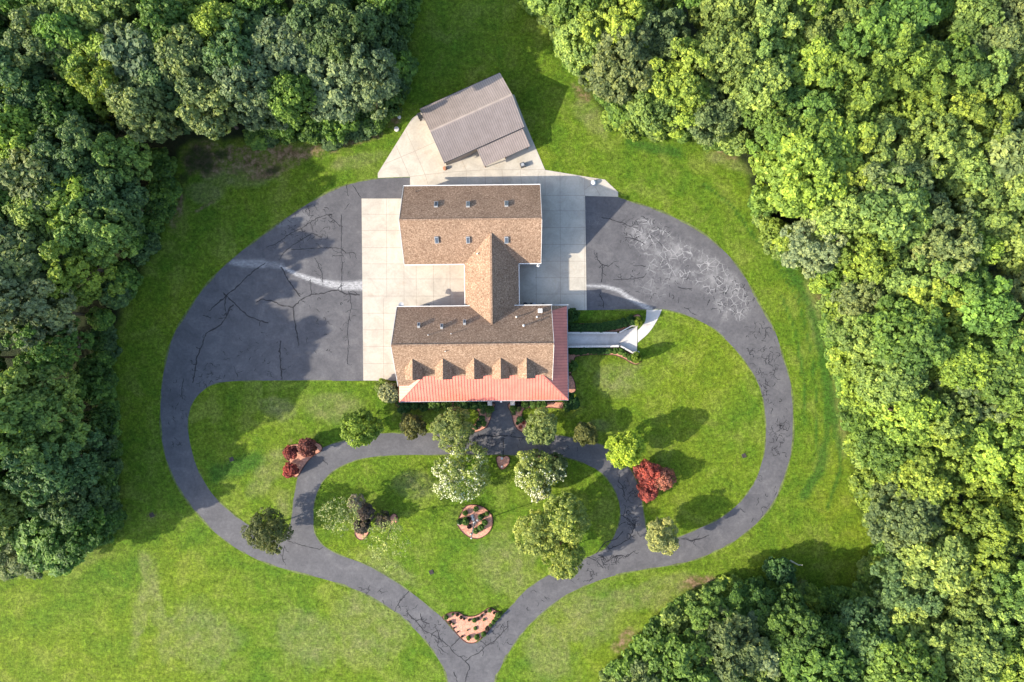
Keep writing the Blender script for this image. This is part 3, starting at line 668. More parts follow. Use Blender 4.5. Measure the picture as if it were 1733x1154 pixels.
for yy in (-1.3, 1.3): window(house, (FX0+.45, RY+yy, 6.3), 1.0, 1.4, 'W')
for xx in (-10, -6.5, 9.5): window(house, (fcx+xx, RY+6.25-.45, 1.9), 1.2, 1.3, 'N')
# dormers
for k, xo in enumerate((710.3, 758.0, 807.2, 848.9, 889.6)):
    X = HL(xo, 637).x; hw = 1.4; zr, ze = 8.4, 7.0; yb = RY-(ZR-zr)/SL+.0; yf = RY-5.45; ye = RY-(ZR-ze)/SL
    d = MB()
    for s_ in (-1, 1):
        q = [(X+s_*hw, yf, ze), (X, yf, zr), (X, yb+.05, zr), (X+s_*hw, ye+.05, ze)]
        if s_ < 0: q = q[::-1]
        d.slab(q, .10)
    dm = d.build('dormer', M['shingle'], house)
    b = MB(); z0 = ZR-5.2*SL-.1
    b.add([(X-hw+.15, yf+.25, z0), (X+hw-.15, yf+.25, z0), (X+hw-.15, yf+.25, ze+.02), (X, yf+.25, zr-.14), (X-hw+.15, yf+.25, ze+.02)], [(0, 1, 2, 3, 4)])
    for s_ in (-1, 1):
        xx = X+s_*(hw-.15); b.add([(xx, yf+.25, z0), (xx, yf+.25, ze), (xx, ye+.2, ze)], [(0, 1, 2)])
    b.build('cheek_wall', M['siding'], dm)
    wdw = MB(); wdw.box((X, yf+.23, 6.35), (.95, .05, 1.3)); wdw.build('window', M['white'], dm)
    wdw = MB(); wdw.box((X, yf+.20, 6.35), (.8, .03, 1.15)); wdw.build('pane', M['glass'], dm)
# rear wing
bc = HL(801.5, 386.7); bw, bd = 11.15, 6.4; bz0, bz1 = 3.9, 8.8
b = MB(); gwall(b, bc.x, bc.y, bw, bd, bz0, bz1, .4); b.build('garage_wall', M['brick'], house)
b = MB(); gable(b, bc.x, bc.y, bw, bd, bz0, bz1); b.beam((bc.x-bw, bc.y, bz1-.02), (bc.x+bw, bc.y, bz1-.02), .3, .06); roof2 = b.build('garage_roof', M['shingle'], house)
for sx in (-1, 1):
    b = MB()
    for sy in (-1, 1): b.beam((bc.x+sx*(bw+.03), bc.y+sy*bd, bz0-.2), (bc.x+sx*(bw+.03), bc.y, bz1-.2), .06, .2)
    b.build('barge_board', M['white'], house)
b = MB(); b.box((bc.x, bc.y+bd+.07, bz0-.08), (2*bw+.1, .14, .13)); b.build('gutter', M['white'], house); b = MB()
gx0, gx1 = HL(789.5, 450).x, HL(877.6, 450).x
b.box(((bc.x-bw+gx0)/2, bc.y-bd-.07, bz0-.08), (gx0-bc.x+bw, .14, .13)); b.build('gutter', M['white'], house); b = MB(); b.box(((bc.x+bw+gx1)/2, bc.y-bd-.07, bz0-.08), (bc.x+bw-gx1, .14, .13)); b.build('gutter', M['white'], house)
for yy in (-3.9, 0, 3.9):
    g = MB(); g.box((bc.x-bw+.37, bc.y+yy, 1.25), (.1, 2.7, 2.4))
    for zz in (.6, 1.2, 1.8): g.box((bc.x-bw+.31, bc.y+yy, zz), (.03, 2.6, .04))
    g.build('garage_door', M['white'], house)
for yy in (-3.9, 3.9): window(house, (bc.x+bw-.4, bc.y+yy, 1.9), 1, 1.3, 'E')
for xx in (-8, -4.5, 0, 5, 9): window(house, (bc.x+xx, bc.y+bd-.4, 1.9), 1, 1.3, 'N')
# connecting wing
cx = HL(833.6, 480).x; chw = 4.4; cz0, cz1 = 3.9, 7.35; y0 = RY+3.2; y1 = bc.y-2.2; cs = (cz1-cz0)/chw
b = MB()
# each slope is cut where it runs into the two bigger roofs
fr = lambda z: RY+(ZR-z)/SL-.12
bk = lambda z: bc.y-(bz1-z)/((bz1-bz0)/bd)+.12
for s_ in (-1, 1):
    q = [(cx+s_*chw, fr(4.5), cz0), (cx+s_*chw, bk(3.9), cz0), (cx, bk(cz1), cz1), (cx, fr(cz1), cz1)]
    if s_ < 0: q = q[::-1]
    b.slab(q, .16)
b.beam((cx, fr(cz1), cz1-.02), (cx, bk(cz1), cz1-.02), .3, .06)
roof3 = b.build('wing_roof', M['shingle'], house)
for s_ in (-1, 1): b = MB(); b.box((cx+s_*(chw+.05), (RY+6.3+bc.y-bd)/2-.3*(s_ > 0), cz0-.08), (.14, bc.y-bd-RY-6.3+.1+.6*(s_ > 0), .13)); b.build('gutter', M['white'], house)
for s_ in (-1, 1): b = MB(); b.box((cx+s_*(chw-.5), (RY+5.8+bc.y-6)/2, 1.9), (.2, bc.y-6-RY-5.8, 3.9)); b.build('wing_wall', M['brick'], house)
for yy in (0, 4, -3.5): window(house, (cx+chw-.4, (RY+bc.y)/2+yy, 1.9), 1, 1.4, 'E'); window(house, (cx-chw+.4, (RY+bc.y)/2+yy, 1.9), 1, 1.4, 'W')
# skylights and vents
def rooflight(parent, x, y, z, slope, l=1.15, wd=.6, h=.28):
    n = Vector((0, slope, 1)).normalized(); t = Vector((0, 1, -slope)).normalized(); c = Vector((x, y, z))
    m = MB(); m.beam(c-t*l/2, c+t*l/2, wd, h, n); o = m.build('skylight', M['grey'], parent)
    g = MB(); g.beam(c-t*(l/2-.1)+n*h, c+t*(l/2-.1)+n*h, wd-.16, .02, n); g.build('pane', M['sky'], o)
bsl = (bz1-bz0)/bd
for (x, y) in ((738,347),(792,347),(857,346),(739,405),(792,405),(857,405)):
    z = 6.7; w_ = P(x, y, z); loc = house_inv = Matrix.Rotation(-TH, 3, 'Z')@(w_-house.location)
    dy = loc.y-bc.y; z = bz1-abs(dy)*bsl; rooflight(roof2, loc.x, loc.y, z-.03, (1 if dy > 0 else -1)*bsl)
def hloc(x, y, z):
    return Matrix.Rotation(-TH, 3, 'Z')@(P(x, y, z)-house.location)
for (x, y) in ((709,552),(748,554),(786,547)):
    l = hloc(x, y, 7.4); z = ZR-abs(l.y-RY)*SL; rooflight(roof1, l.x, l.y, z-.03, SL, .8, .42, .45)
def pipe(parent, x, y, z0, r, h, cap=True, mat='white'):
    m = MB(); m.tube([(x, y, z0-.1), (x, y, z0+h)], r, 8)
    if cap: m.lathe((x, y, z0+h), [(r*1.6, 0), (r*1.6, .08), (r*.3, .2)], 8)
    m.build('vent_pipe', M[mat], parent)
for (x, y, r, h) in ((874,536,.10,.6),(909,536,.10,.6),(886,551,.12,.9),(727,567,.06,.5),(765,565,.06,.5),(756,594,.06,.3)):
    l = hloc(x, y, 7.5); pipe(roof1, l.x, l.y, ZR-abs(l.y-RY)*SL, r, h)
l = hloc(914, 526, 5.6); m = MB(); m.box((l.x, l.y, ZR-abs(l.y-RY)*SL+.25), (.55, .55, .5)); m.box((l.x, l.y, ZR-abs(l.y-RY)*SL+.53), (.7, .7, .08)); m.build('vent_box', M['white'], roof1)
l = hloc(808, 429, 6); pipe(roof3, l.x, l.y, cz0+(l.x-cx+chw)*cs, .09, .4)
l = hloc(704, 323, 5); pipe(roof2, l.x, l.y, bz1-abs(l.y-bc.y)*bsl, .07, .3, False, 'dark')
for x, y in ((679, 519.5),):
    l = hloc(x, y, 4.2); m = MB(); m.lathe((l.x, l.y+.35, 4.1), [(.1, 0), (.42, .14), (.45, .2), (.1, .12)], 14); m.tube([(l.x, l.y+.05, 4.1), (l.x, l.y+.35, 4.15)], .04, 6); m.build('satellite_dish', M['grey'], house)
l = hloc(911, 449.5, 3.6); m = MB(); m.box((l.x, bc.y-bd+.25, 3.1), (.2, .3, .2)); m.lathe((l.x, bc.y-bd-.3, 3.0), [(.08, .3), (.26, .22), (.3, 0)], 10); m.build('floodlight', M['white'], house)
# brick entrance piers of the porch
for (x, y) in ((829, 682.3), (867.4, 682)):
    c = P(x, y, 1.3); pz = empty('brick_pier', (c.x, c.y, 0))
    tag(pz, 'square brick pier with pale cap %s of the porch entrance' % ('left' if x < 850 else 'right'), 'pier', 'brick piers at the porch entrance')
    m = MB(); m.box((0, 0, .62), (.6, .6, 1.24)); m.build('shaft', M['brick'], pz)
    m = MB(); m.box((0, 0, 1.29), (.75, .75, .1)); m.box((0, 0, 1.37), (.5, .5, .06)); m.build('cap', M['stone'], pz)
c = P(848, 679.2, 2.8); m = MB(); m.box((0, 0, -.02), (.3, .3, .1)); m.lathe((0, 0, -.35), [(.05, 0), (.16, .08), (.18, .3), (.06, .34)], 10)
hl = m.build('porch_lamp', M['white'], house); hl.location = Matrix.Rotation(-TH, 3, 'Z')@(Vector((c.x, c.y, 2.9))-house.location)

# ------------------------------------------------------------------ barn
barn = empty('barn', G(800.5, 209.2), R_(24.2)); tag(barn, 'taupe ribbed metal barn with a lower lean-to standing askew behind the house', 'barn')
BH, BD, b0, b1 = 7.25, 4.88, 3.0, 5.5
m = MB(); gwall(m, 0, 0, BH, BD, b0, b1, .25); m.build('wall', M['siding'], barn)
m = MB(); gable(m, 0, 0, BH, BD, b0, b1, t=.06)
bs = (b1-b0)/BD; x = -BH+.1
while x < BH:
    for s_ in (-1, 1): m.beam((x, s_*BD, b0), (x, s_*.12, b1-.12*bs), .11, .05, Vector((0, s_*bs, 1)), 1)
    x += .37
m.slab([(-BH, -.22, b1-.05), (BH, -.22, b1-.05), (BH, 0, b1+.06), (-BH, 0, b1+.06)], .02); m.slab([(BH, .22, b1-.05), (-BH, .22, b1-.05), (-BH, 0, b1+.06), (BH, 0, b1+.06)], .02)
m.build('roof', [M['tan'], M['tanrib']], barn)
m = MB(); m.slab([(-1.35, -7.95, 2.15), (7.0, -7.95, 2.15), (7.0, -4.95, 2.72), (-1.35, -4.95, 2.72)], .06); x = -1.25
while x < 7: m.beam((x, -7.95, 2.15), (x, -4.95, 2.72), .11, .05, Vector((0, -.19, 1)), 1); x += .37
m.build('lean_to_roof', [M['tan'], M['tanrib']], barn)
for x in (-1.1, 2.6, 6.7):
    m = MB(); m.box((x, -7.6, 1.05), (.14, .14, 2.1)); m.build('post', M['wood'], barn)
m = MB(); m.box((-3.9, -BD+.17, 1.35), (3.2, .08, 2.6)); m.build('barn_door', M['tanrib'], barn)
m = MB(); m.box((-BH+.17, 0, 1.35), (.08, 3.0, 2.6)); m.build('barn_door', M['tanrib'], barn)
m = MB(); m.box((0, -BD-.05, b0-.08), (2*BH, .1, .1)); m.box((0, BD+.05, b0-.08), (2*BH, .1, .1)); m.build('gutter', M['dark'], barn)

# ------------------------------------------------------------------ brick-walled ramp
def ramp():
    r = empty('brick_ramp', G(1018, 575)); tag(r, 'concrete ramp between low brick walls flaring out from the porch', 'ramp')
    o = G(1018, 575)
    def L(x, y, z=0): v = P(x, y, z)-o; v.z = z; return v
    m = MB(); m.slab([L(958, 563.5, .42), L(958, 586.5, .42), L(1046, 585.5, .16), L(1078, 597, .10), L(1078.5, 552, .10), L(1046, 563.5, .16)][::1], .4); s_ = m.build('ramp_slab', M['concrete2'], r)
    m = MB()
    def wall(pts, wd=.28, hs=(.95,)):
        for i, (a, b_) in enumerate(zip(pts[:-1], pts[1:])):
            A = L(*a); B = L(*b_); A.z = B.z = 0
            m.beam(A, B, wd, .9); m.beam(A+Vector((0, 0, .9)), B+Vector((0, 0, .9)), wd+.06, .07, m=1)
    wall([(958,563.6),(1043,563.6)]); wall([(958,586.5),(1046,585.6)]); wall([(1049,585.7),(1070,597.2)], .2); wall([(1070,596.8),(1080,595.8)], .3); wall([(1047,562.5),(1068,551.5)], .14); wall([(1068,551),(1079,551)], .22)
    m.build('side_wall', [M['brick'], M['stone']], r)
    m = MB()
    p0, p1 = L(961.5, 566), L(961.5, 584)
    m.beam(p0, p1, .12, .9); m.build('end_rail', M['stone'], r)
    m = MB(); c = L(1048, 581); m.tube([(c.x, c.y, .1), (c.x, c.y, .9)], .07, 8); m.build('bollard', M['dark'], r)
ramp()

# ------------------------------------------------------------------ beds
def bed(outline, label, sm=True):
    L = smooth(outline, True, 4) if sm else outline
    cx = sum(p[0] for p in L)/len(L); cy = sum(p[1] for p in L)/len(L)
    e = empty('flower_bed', G(cx, cy)); tag(e, label, 'flower bed', 'brick-chip flower beds')
    m = MB(); m.sheet(L, [], .075, .1); o = m.build('mulch', M['mulch'], e); o.location = -e.location
    m = MB(); n = len(L)
    for i in range(n): m.beam(G(*L[i], 0), G(*L[(i+1) % n], 0), .12, .13)
    o = m.build('edging', M['edge'], e); o.location = -e.location
    return e
zz7 = lambda p: Z(740, 1020, 14.425, p)
bed(zz7([(125,360),(200,290),(330,235),(460,225),(560,245),(640,300),(750,330),(870,325),(980,295),(1080,240),(1180,170),(1260,125),(1340,130),(1430,190),(1500,215),(1560,225),(1560,300),(1480,400),(1380,510),(1280,640),(1180,760),(1050,870),(950,950),(850,980),(720,965),(600,880),(480,760),(350,590),(230,450)]), 'winged salmon brick-chip bed where the two driveway arms meet')
bed(Z(760, 840, 14.42, [(190,640),(230,540),(300,400),(370,270),(480,210),(620,205),(760,230),(880,290),(1000,400),(1060,520),(1055,680),(1000,830),(880,950),(720,1020),(560,1010),(400,930),(270,800)]), 'round salmon bed with clipped green balls in the oval lawn')
bed(Z(780, 660, 8.24, [(495,950),(540,915),(585,935),(640,915),(680,950),(670,1020),(620,1080),(570,1105),(520,1060)]), 'small heart-shaped brick bed with a white lamp facing the porch')
bed([(903,771.5),(920,771),(940,773),(942,776.5),(925,778.5),(905,777)], 'thin brick sliver bed beneath the right white-flowering tree')
bed(Z(460, 730, 12.82, [(470,285),(620,270),(800,230),(960,240),(1070,300),(1095,370),(1050,440),(900,530),(780,650),(680,790),(600,920),(520,990),(440,940),(380,820),(380,680),(330,520),(240,440),(330,330)]), 'kidney-shaped brick bed under dark red maples left of the ring drive')
bed(Z(1050, 760, 11.54, [(235,425),(330,330),(450,270),(560,330),(700,430),(760,560),(720,700),(640,800),(560,900),(500,960),(430,970),(400,850),(350,650),(290,510)]), 'brick bed under bright red maples right of the ring drive')
zh = lambda p: Z(540, 820, 8.875, p)
bed(zh([(545,690),(600,640),(700,650),(745,700),(720,760),(660,825),(590,815),(545,760)]), 'round brick patch below the dusky purple shrub, lowest of three')
bed(zh([(1060,500),(1110,440),(1160,450),(1180,510),(1150,580),(1090,605),(1055,570)]), 'small round brick patch at the forked grey trunk, rightmost of three')
bed(zh([(630,300),(670,270),(715,300),(710,360),(660,380),(625,345)]), 'tiny brick patch at the twin-stemmed tree, topmost of three')
ze_ = lambda p: Z(640, 660, 5.416, p)
bed(ze_([(190,110),(600,112),(1040,115),(1045,180),(1025,270),(990,340),(890,385),(850,360),(900,290),(925,230),(905,185),(820,170),(700,185),(640,160),(560,170),(450,180),(330,170),(240,190),(190,160)]), 'curving brick bed along the porch front left of the entrance')
bed(ze_([(1215,115),(1640,110),(1730,120),(1700,165),(1560,160),(1450,165),(1360,165),(1320,200),(1325,250),(1370,310),(1360,380),(1300,375),(1250,320),(1225,220)]), 'curving brick bed along the porch front right of the entrance')
bed([(962,633),(970,640),(974,655),(972,664),(962,668)], 'narrow brick bed at the southeast corner of the porch', True)
zr_ = lambda p: Z(940, 500, 8.242, p)
bed(zr_([(190,720),(500,730),(720,735),(900,730),(1060,800),(1150,870),(1190,920),(1130,960),(1050,940),(950,880),(830,835),(700,825),(500,825),(300,850),(260,900),(230,1050),(190,1100)]), 'brick bed along the lower wall of the ramp')
bed(zr_([(190,400),(500,390),(800,380),(1000,320),(1150,260),(1200,330),(1150,400),(1050,410),(900,495),(700,500),(190,500)]), 'brick bed along the upper wall of the ramp')

# ------------------------------------------------------------------ shrubs
BUSH = []
for s_ in range(6):
    me, lc = crown_mesh('foliage', 100+s_, 1.0, .0, 1.5, lobes=12, lr=.42, sub=9, per=16, leaf=.22, cl=.34, asym=.05)
    BUSH.append(me)
BALL = []
for s_ in range(3):
    me, lc = crown_mesh('foliage', 130+s_, 1.0, -.3, 1.7, lobes=16, lr=.35, sub=9, per=16, leaf=.2, cl=.34, asym=.0)
    BALL.append(me)
m_ = MB()
for k in range(4):
    a = k*1.6; m_.tube([(0, 0, -.05), (.12*math.cos(a), .12*math.sin(a), .35), (.4*math.cos(a), .4*math.sin(a), .9)], [.05, .035, .015], 5)
STEM = m_.build('stem', M['bark']); STEMME = STEM.data; bpy.data.objects.remove(STEM)
rb = random.Random(42)
DG, MG, YG, PG = (.035, .085, .020), (.085, .155, .028), (.11, .17, .02), (.12, .16, .06)
RED, DRED = (.26, .028, .024), (.24, .060, .048)
def bush(px, py, rpx, h, col, label, cat='shrub', name='garden_shrub', group=None, ball=False, sy=1.0, stem=True, seed=None):
    z = h*.6; c = P(px, py, z); r = rpx*S*(CAMH-z)/CAMH
    e = empty(name, (c.x, c.y, .02), rb.uniform(0, 6.28) if sy == 1 else 0); tag(e, label, cat, group)
    me = (BALL if ball else BUSH)[rb.randrange(3 if ball else 6)]
    o = link('foliage', me, e, col); o.scale = (r, r*sy, h/1.5)
    if stem and rpx > 7: q = link('stem', STEMME, e); q.scale = (r*.8, r*.8, h*.7)
    return e
OW = ['first','second','third','fourth','fifth','sixth','seventh','eighth','ninth','tenth','eleventh','twelfth','thirteenth','fourteenth','fifteenth','sixteenth','seventeenth','eighteenth','nineteenth','twentieth']+['twenty-'+x for x in ('first','second','third','fourth','fifth','sixth','seventh','eighth','ninth')]+['thirtieth']+['thirty-'+x for x in ('first','second','third','fourth','fifth','sixth','seventh','eighth','ninth')]
# winged bed
up = [(215,360,48,1),(380,280,26,1),(488,293,34,0),(580,362,34,0),(655,395,24,0),(780,425,28,0),(905,435,46,1),(1000,388,30,0),(1085,315,28,0),(1180,228,30,0),(1285,190,44,1),(1385,250,26,0)]
for i, (x, y, r, g) in enumerate(up):
    q = zz7([(x, y)])[0]; bush(*q, r/14.4*1.1, r*.0145, MG if g else (.06, .045, .03), '%s %s bush, %s from the left on the winged bed\'s upper edge' % ('rounded green' if g else 'little brownish', '' if 0 else 'clipped', OW[i]), group='clipped bushes in the winged bed', ball=True)
lo = [(310,482,38,0),(410,615,20,0),(500,712,18,0),(605,825,24,0),(760,860,46,1),(965,845,56,1),(1130,770,50,1),(1215,635,44,0),(1300,552,36,1),(1370,472,44,1),(1430,385,44,1),(1490,300,62,1)]
for i, (x, y, r, g) in enumerate(lo):
    q = zz7([(x, y)])[0]; bush(*q, r/14.4*1.1, r*.0145, MG if g else (.06, .045, .03), '%s bush, %s along the winged bed\'s lower edge, counted from its left tip' % ('rounded green' if g else 'little brownish', OW[i]), group='clipped bushes in the winged bed', ball=True)
for i, (x, y, r, lb) in enumerate(((390,518,26,'pale grey-green tuft near the left tip of the winged bed'), (1140,410,34,'pale grey-green tuft in the right wing of the winged bed'), (930,625,44,'loose sprawling green tuft in the middle of the winged bed'), (740,670,18,'tiny pale tuft left of the middle of the winged bed'))):
    q = zz7([(x, y)])[0]; bush(*q, r/14.4, .35, PG if i != 2 else MG, lb, 'tuft', 'plant_tuft', stem=False)
# round bed balls
rbp = [(395,410,62,'top left'),(655,305,60,'topmost'),(775,505,66,'dark-centred middle right'),(850,450,40,'small yellowish middle right'),(925,420,50,'upper right edge'),(870,640,68,'right-hand'),(775,765,78,'large lower right'),(655,845,66,'lowest'),(400,610,90,'largest, left-hand'),(270,625,70,'dark, leftmost'),(190,625,34,'tiny bright, on the left rim'),(490,740,52,'purplish lower left'),(480,560,50,'dark purple, near the middle')]
for x, y, r, lb in rbp:
    q = Z(760, 840, 14.42, [(x, y)])[0]; col = (.06, .03, .035) if 'purpl' in lb else (YG if 'yell' in lb or 'bright' in lb else (MG if 'dark' not in lb else DG))
    bush(*q, r/14.42, r*.0125, col, 'clipped ball shrub in the round lawn bed, %s one' % lb, group='clipped balls in the round bed', ball=True)
# ramp hedges
for i in range(12):
    x = 968+i*8.0; y = 554.5-(0 if i < 7 else (i-6)*1.7)+rb.uniform(-1, 1)
    bush(x, y, 7.4, 1.1, DG, 'dark clipped hedge bush above the ramp, %s from the porch' % OW[i], group='hedge above the ramp', ball=True)
for i in range(9):
    x = 967+i*7.6; y = 594+rb.uniform(-1, 1)
    bush(x, y, 5.8, 1.0, DG, 'dark clipped hedge bush below the ramp wall, %s from the porch' % OW[i], group='hedge below the ramp', ball=True)
for i, (x, y, r, lb) in enumerate(((1032,593.5,4.6,'small'),(1041.5,593.5,5.4,'oval'),(1050.5,594.5,5.8,'bright'),(1058.5,600,5,'shaded'),(1066.5,604.5,5.4,'darker'))):
    bush(x, y, r, 1.1, MG, '%s green ball shrub curving round the ramp foot, %s from the left' % (lb, OW[i]), group='balls round the ramp foot', ball=True)
bush(1078, 605, 7.5, 3.4, YG, 'tall bright cone shrub at the lower corner of the ramp mouth', ball=True, sy=1.25)
bush(1080, 543, 7.5, 2.4, (.14, .19, .02), 'yellow-green upright shrub at the upper corner of the ramp mouth')
bush(1068, 542, 8, 2.0, DG, 'dark bush next to the yellow-green shrub above the ramp mouth')
bush(968.5, 532, 11, 3.2, DG, 'dark broad evergreen bush at the northeast corner of the porch')
bush(968, 619, 9, 2.4, MG, 'loose green shrub beside the porch just below the ramp')
bush(967, 681, 13, 2.6, DG, 'dark evergreen bush at the southeast corner of the porch')
bush(960, 690, 7, 1.4, MG, 'smaller green bush below the dark evergreen at the porch corner')
# porch front
pf = [(230,150,62,1.8,DG,'dark'),(330,130,48,1.5,DG,'shaded'),(420,150,44,1.3,DG,'low dark'),(520,135,56,1.7,MG,'brighter green'),(620,125,50,1.6,MG,'fresh green'),(740,140,44,1.3,DG,'dark low'),(810,130,48,1.4,DG,'dark clipped'),(880,135,46,1.4,DG,'dark rounded'),(950,130,44,1.4,DG,'dark neat')]
for i, (x, y, r, h, c, lb) in enumerate(pf):
    q = ze_([(x, y)])[0]; bush(*q, r/5.416, h, c, '%s shrub under the porch edge left of the entrance, %s from the left' % (lb, OW[i]), group='foundation shrubs left of the entrance')
pf = [(1345,125,40,1.3,MG,'green'),(1420,125,40,1.2,MG,'bright green'),(1470,125,38,1.2,MG,'rounded bright'),(1520,120,34,1.2,MG,'clipped bright')]
for i, (x, y, r, h, c, lb) in enumerate(pf):
    q = ze_([(x, y)])[0]; bush(*q, r/5.416, h, c, '%s shrub under the porch edge right of the entrance, %s from the path' % (lb, OW[i]), group='foundation shrubs right of the entrance')
zc_ = lambda x, y: Z(780, 660, 8.24, [(x, y)])[0]
for x, y, r, h, c, lb in ((395,265,58,1.3,MG,'dark green ball at the path edge left of the entrance'),(735,255,48,1.3,MG,'green ball at the path edge right of the entrance'),(310,285,44,1.0,PG,'pale grass clump in the bed left of the entrance path'),(385,340,36,.9,(.2,.2,.1),'straw-coloured clump beside the path left of the entrance'),(295,400,44,.6,DG,'low dark cushion in the bed left of the entrance path'),(250,470,40,.6,DG,'dark sprawling cushion left of the path, nearer the drive'),(320,470,36,.6,MG,'small green cushion left of the path by the asphalt'),(210,520,34,.5,DG,'lowest dark cushion in the bed left of the path'),(802,270,36,1.2,(.24,.25,.10),'pale straw grass clump in the bed right of the entrance path'),(735,325,26,.6,PG,'little pale tuft right of the path'),(825,410,44,.7,DG,'dark cushion in the bed right of the entrance path'),(785,460,22,.4,DG,'small dark cushion nearest the asphalt right of the path'),(870,455,24,.4,DRED,'small reddish tuft right of the path'),(830,515,24,.4,DRED,'lowest reddish tuft right of the path'),(815,190,40,1.0,(.03,.03,.03),'blackish shrub tucked beside the right brick pier')):
    bush(*zc_(x, y), r/8.24, h, c, lb, 'plant', 'bed_plant', stem=False)
bush(1091, 821, 3.5, .7, DG, 'tiny dark ball shrub in the bright red maples\' bed', ball=True)

# ------------------------------------------------------------------ garden trees
def gtree(px, py, rpx, h, col, label, seed, cat='tree', name='garden_tree', h0=.18, blossom=None, bcol=None, base=None, trunk=.14, **kw):
    z = h*.62; c = P(px, py, z); r = rpx*S*(CAMH-z)/CAMH
    b = P(*base, 0) if base else c
    e = empty(name, (b.x, b.y, 0)); tag(e, label, cat)
    a = dict(lobes=20, lr=.34, sub=15, per=27, leaf=.25, cl=.26, asym=.13); a.update(kw)
    res = crown_mesh('crown', seed, r, h*h0, h, blossom=blossom, **a)
    off = Vector((c.x-b.x, c.y-b.y, 0))
    o = link('crown', res[0], e, col, off)
    if blossom: link('blossom', res[1], o)
    lc = [Vector(p)+off for p in res[-1]]
    t = trunk_mesh(seed, h, trunk, lc, (off.x*.9, off.y*.9)); t.build('trunk', M['bark'], e)
    return e
gtree(609, 725, 32, 7.0, (0.166,0.242,0.027), 'round mid-green maple on the lawn edge left of the porch front', 1)
gtree(698.5, 719, 21, 4.6, (0.096,0.100,0.029), 'small dark olive round tree in front of the left porch half', 2, leaf=.22, per=26)
gtree(764, 725, 35, 7.2, (0.179,0.218,0.063), 'broad grey-green tree left of the entrance path', 3, leaf=.2, per=30)
gtree(917, 726, 29, 6.6, (0.179,0.224,0.068), 'grey-green feathery tree right of the entrance path', 4, leaf=.2, per=30)
gtree(990, 733, 19, 4.6, (0.109,0.118,0.032), 'small dark olive tree right of the entrance, by the ring drive', 5, leaf=.22)
gtree(1058, 761, 32, 8.2, (0.256,0.342,0.032), 'bright yellow-green maple at the right shoulder of the ring drive', 6, asym=.03, per=30, lobes=22)
gtree(454, 898, 37, 8.0, (0.096,0.112,0.032), 'dark feathery tree at the drive fork on the left', 7, leaf=.2, per=32, lobes=22)
gtree(1121, 907, 28, 7.4, (0.269,0.283,0.099), 'pale silvery-green tree at the drive fork on the right', 8, leaf=.2, per=32, lobes=22)
gtree(784, 799, 50, 7.6, (0.192,0.236,0.063), 'large white-flowering tree left of the heart-shaped bed', 9, blossom=((-.35, -.75, .45), .45, 20), h0=.1)
gtree(903, 799, 38, 7.2, (0.218,0.260,0.063), 'white-flowering tree right of the heart-shaped bed', 10, blossom=((-.2, -.85, .3), .35, 14), h0=.1)
gtree(940, 792, 22, 6.0, (0.122,0.153,0.045), 'greener smaller tree crowding the white-flowering one on its right', 11, h0=.12, blossom=((.2, -.85, .3), .2, 8))
gtree(914, 829, 18, 5.6, (0.192,0.224,0.063), 'small white-tipped tree below the right white-flowering one', 12, h0=.12, blossom=((-.1, -.85, .3), .5, 16), holes=.25)
gtree(957, 878, 44, 10.4, (0.230,0.277,0.063), 'tallest upper-right tree of the big yellow-green cluster in the oval lawn', 13, lobes=20)
gtree(905, 905, 40, 9.4, (0.230,0.271,0.063), 'wide left tree of the big yellow-green cluster in the oval lawn', 14, holes=.1)
gtree(957, 945, 33, 9.0, (0.243,0.283,0.054), 'lowest tree of the big yellow-green cluster, overhanging the drive', 15)
gtree(940, 905, 14, 6.4, DRED, 'dull red sapling poking through the big yellow-green cluster', 16, holes=.4)
gtree(580, 868, 34, 8.6, (0.269,0.295,0.117), 'sparse pale see-through tree in the left of the oval lawn', 17, base=(616,852), holes=.45, per=9, leaf=.2, sub=12, h0=.5, trunk=.1)
gtree(657, 912, 38, 8.6, (0.256,0.295,0.099), 'sparse pale see-through tree beside the lowest brick patch', 18, base=(671,874), holes=.45, per=9, leaf=.2, sub=12, h0=.5, trunk=.1)
gtree(603, 848, 13, 5.4, (.24,.20,.15), 'pinkish thin shrub-tree at the topmost brick patch', 19, holes=.4, per=9, leaf=.2, h0=.3)
gtree(617, 866, 14, 3.6, (.12,.09,.075), 'dusky purple-brown bush between the brick patches', 20, per=16, leaf=.2, h0=.1)
gtree(613, 890, 14, 3.6, (.085,.07,.055), 'dusky purple shrub on the lowest brick patch', 21, per=16, leaf=.2, h0=.1)
gtree(647, 880, 13, 3.0, (.09,.075,.05), 'low brownish shrub linking the purple ones to the rightmost brick patch', 22, per=9, leaf=.2, h0=.1, holes=.4)
gtree(658, 665, 19, 3.8, (0.294,0.307,0.144), 'pale silvery shrub at the front left corner of the house', 23, cat='shrub', name='garden_shrub', h0=.02, leaf=.2)
gtree(648, 655, 13, 2.4, (0.154,0.212,0.036), 'green shrub behind the silvery one at the front left house corner', 24, cat='shrub', name='garden_shrub', h0=.02, leaf=.2)
gtree(491, 766, 11.5, 2.6, DRED, 'dark red maple at the upper left of the kidney bed', 25, leaf=.2, h0=.1, holes=.2, per=16)
gtree(519, 758, 15.5, 3.4, (.19,.062,.048), 'darkest red-brown maple spreading over the top of the kidney bed', 26, leaf=.2, h0=.1, per=18)
gtree(490, 796, 11.5, 2.6, (.29,.062,.05), 'dark red maple at the foot of the kidney bed', 27, leaf=.2, h0=.1, per=18)
gtree(1096, 800, 22, 3.6, (.36,.085,.065), 'bright red maple at the top of the right brick bed', 28, leaf=.2, h0=.1, per=18)
gtree(1097, 832, 16, 3.0, (.35,.09,.07), 'bright red small maple at the foot of the right brick bed', 29, leaf=.2, h0=.1, per=16)
gtree(1123, 810, 20, 3.8, (.30,.12,.085), 'duller coppery maple on the lawn side of the right brick bed', 30, leaf=.2, h0=.1, per=15, holes=.2)

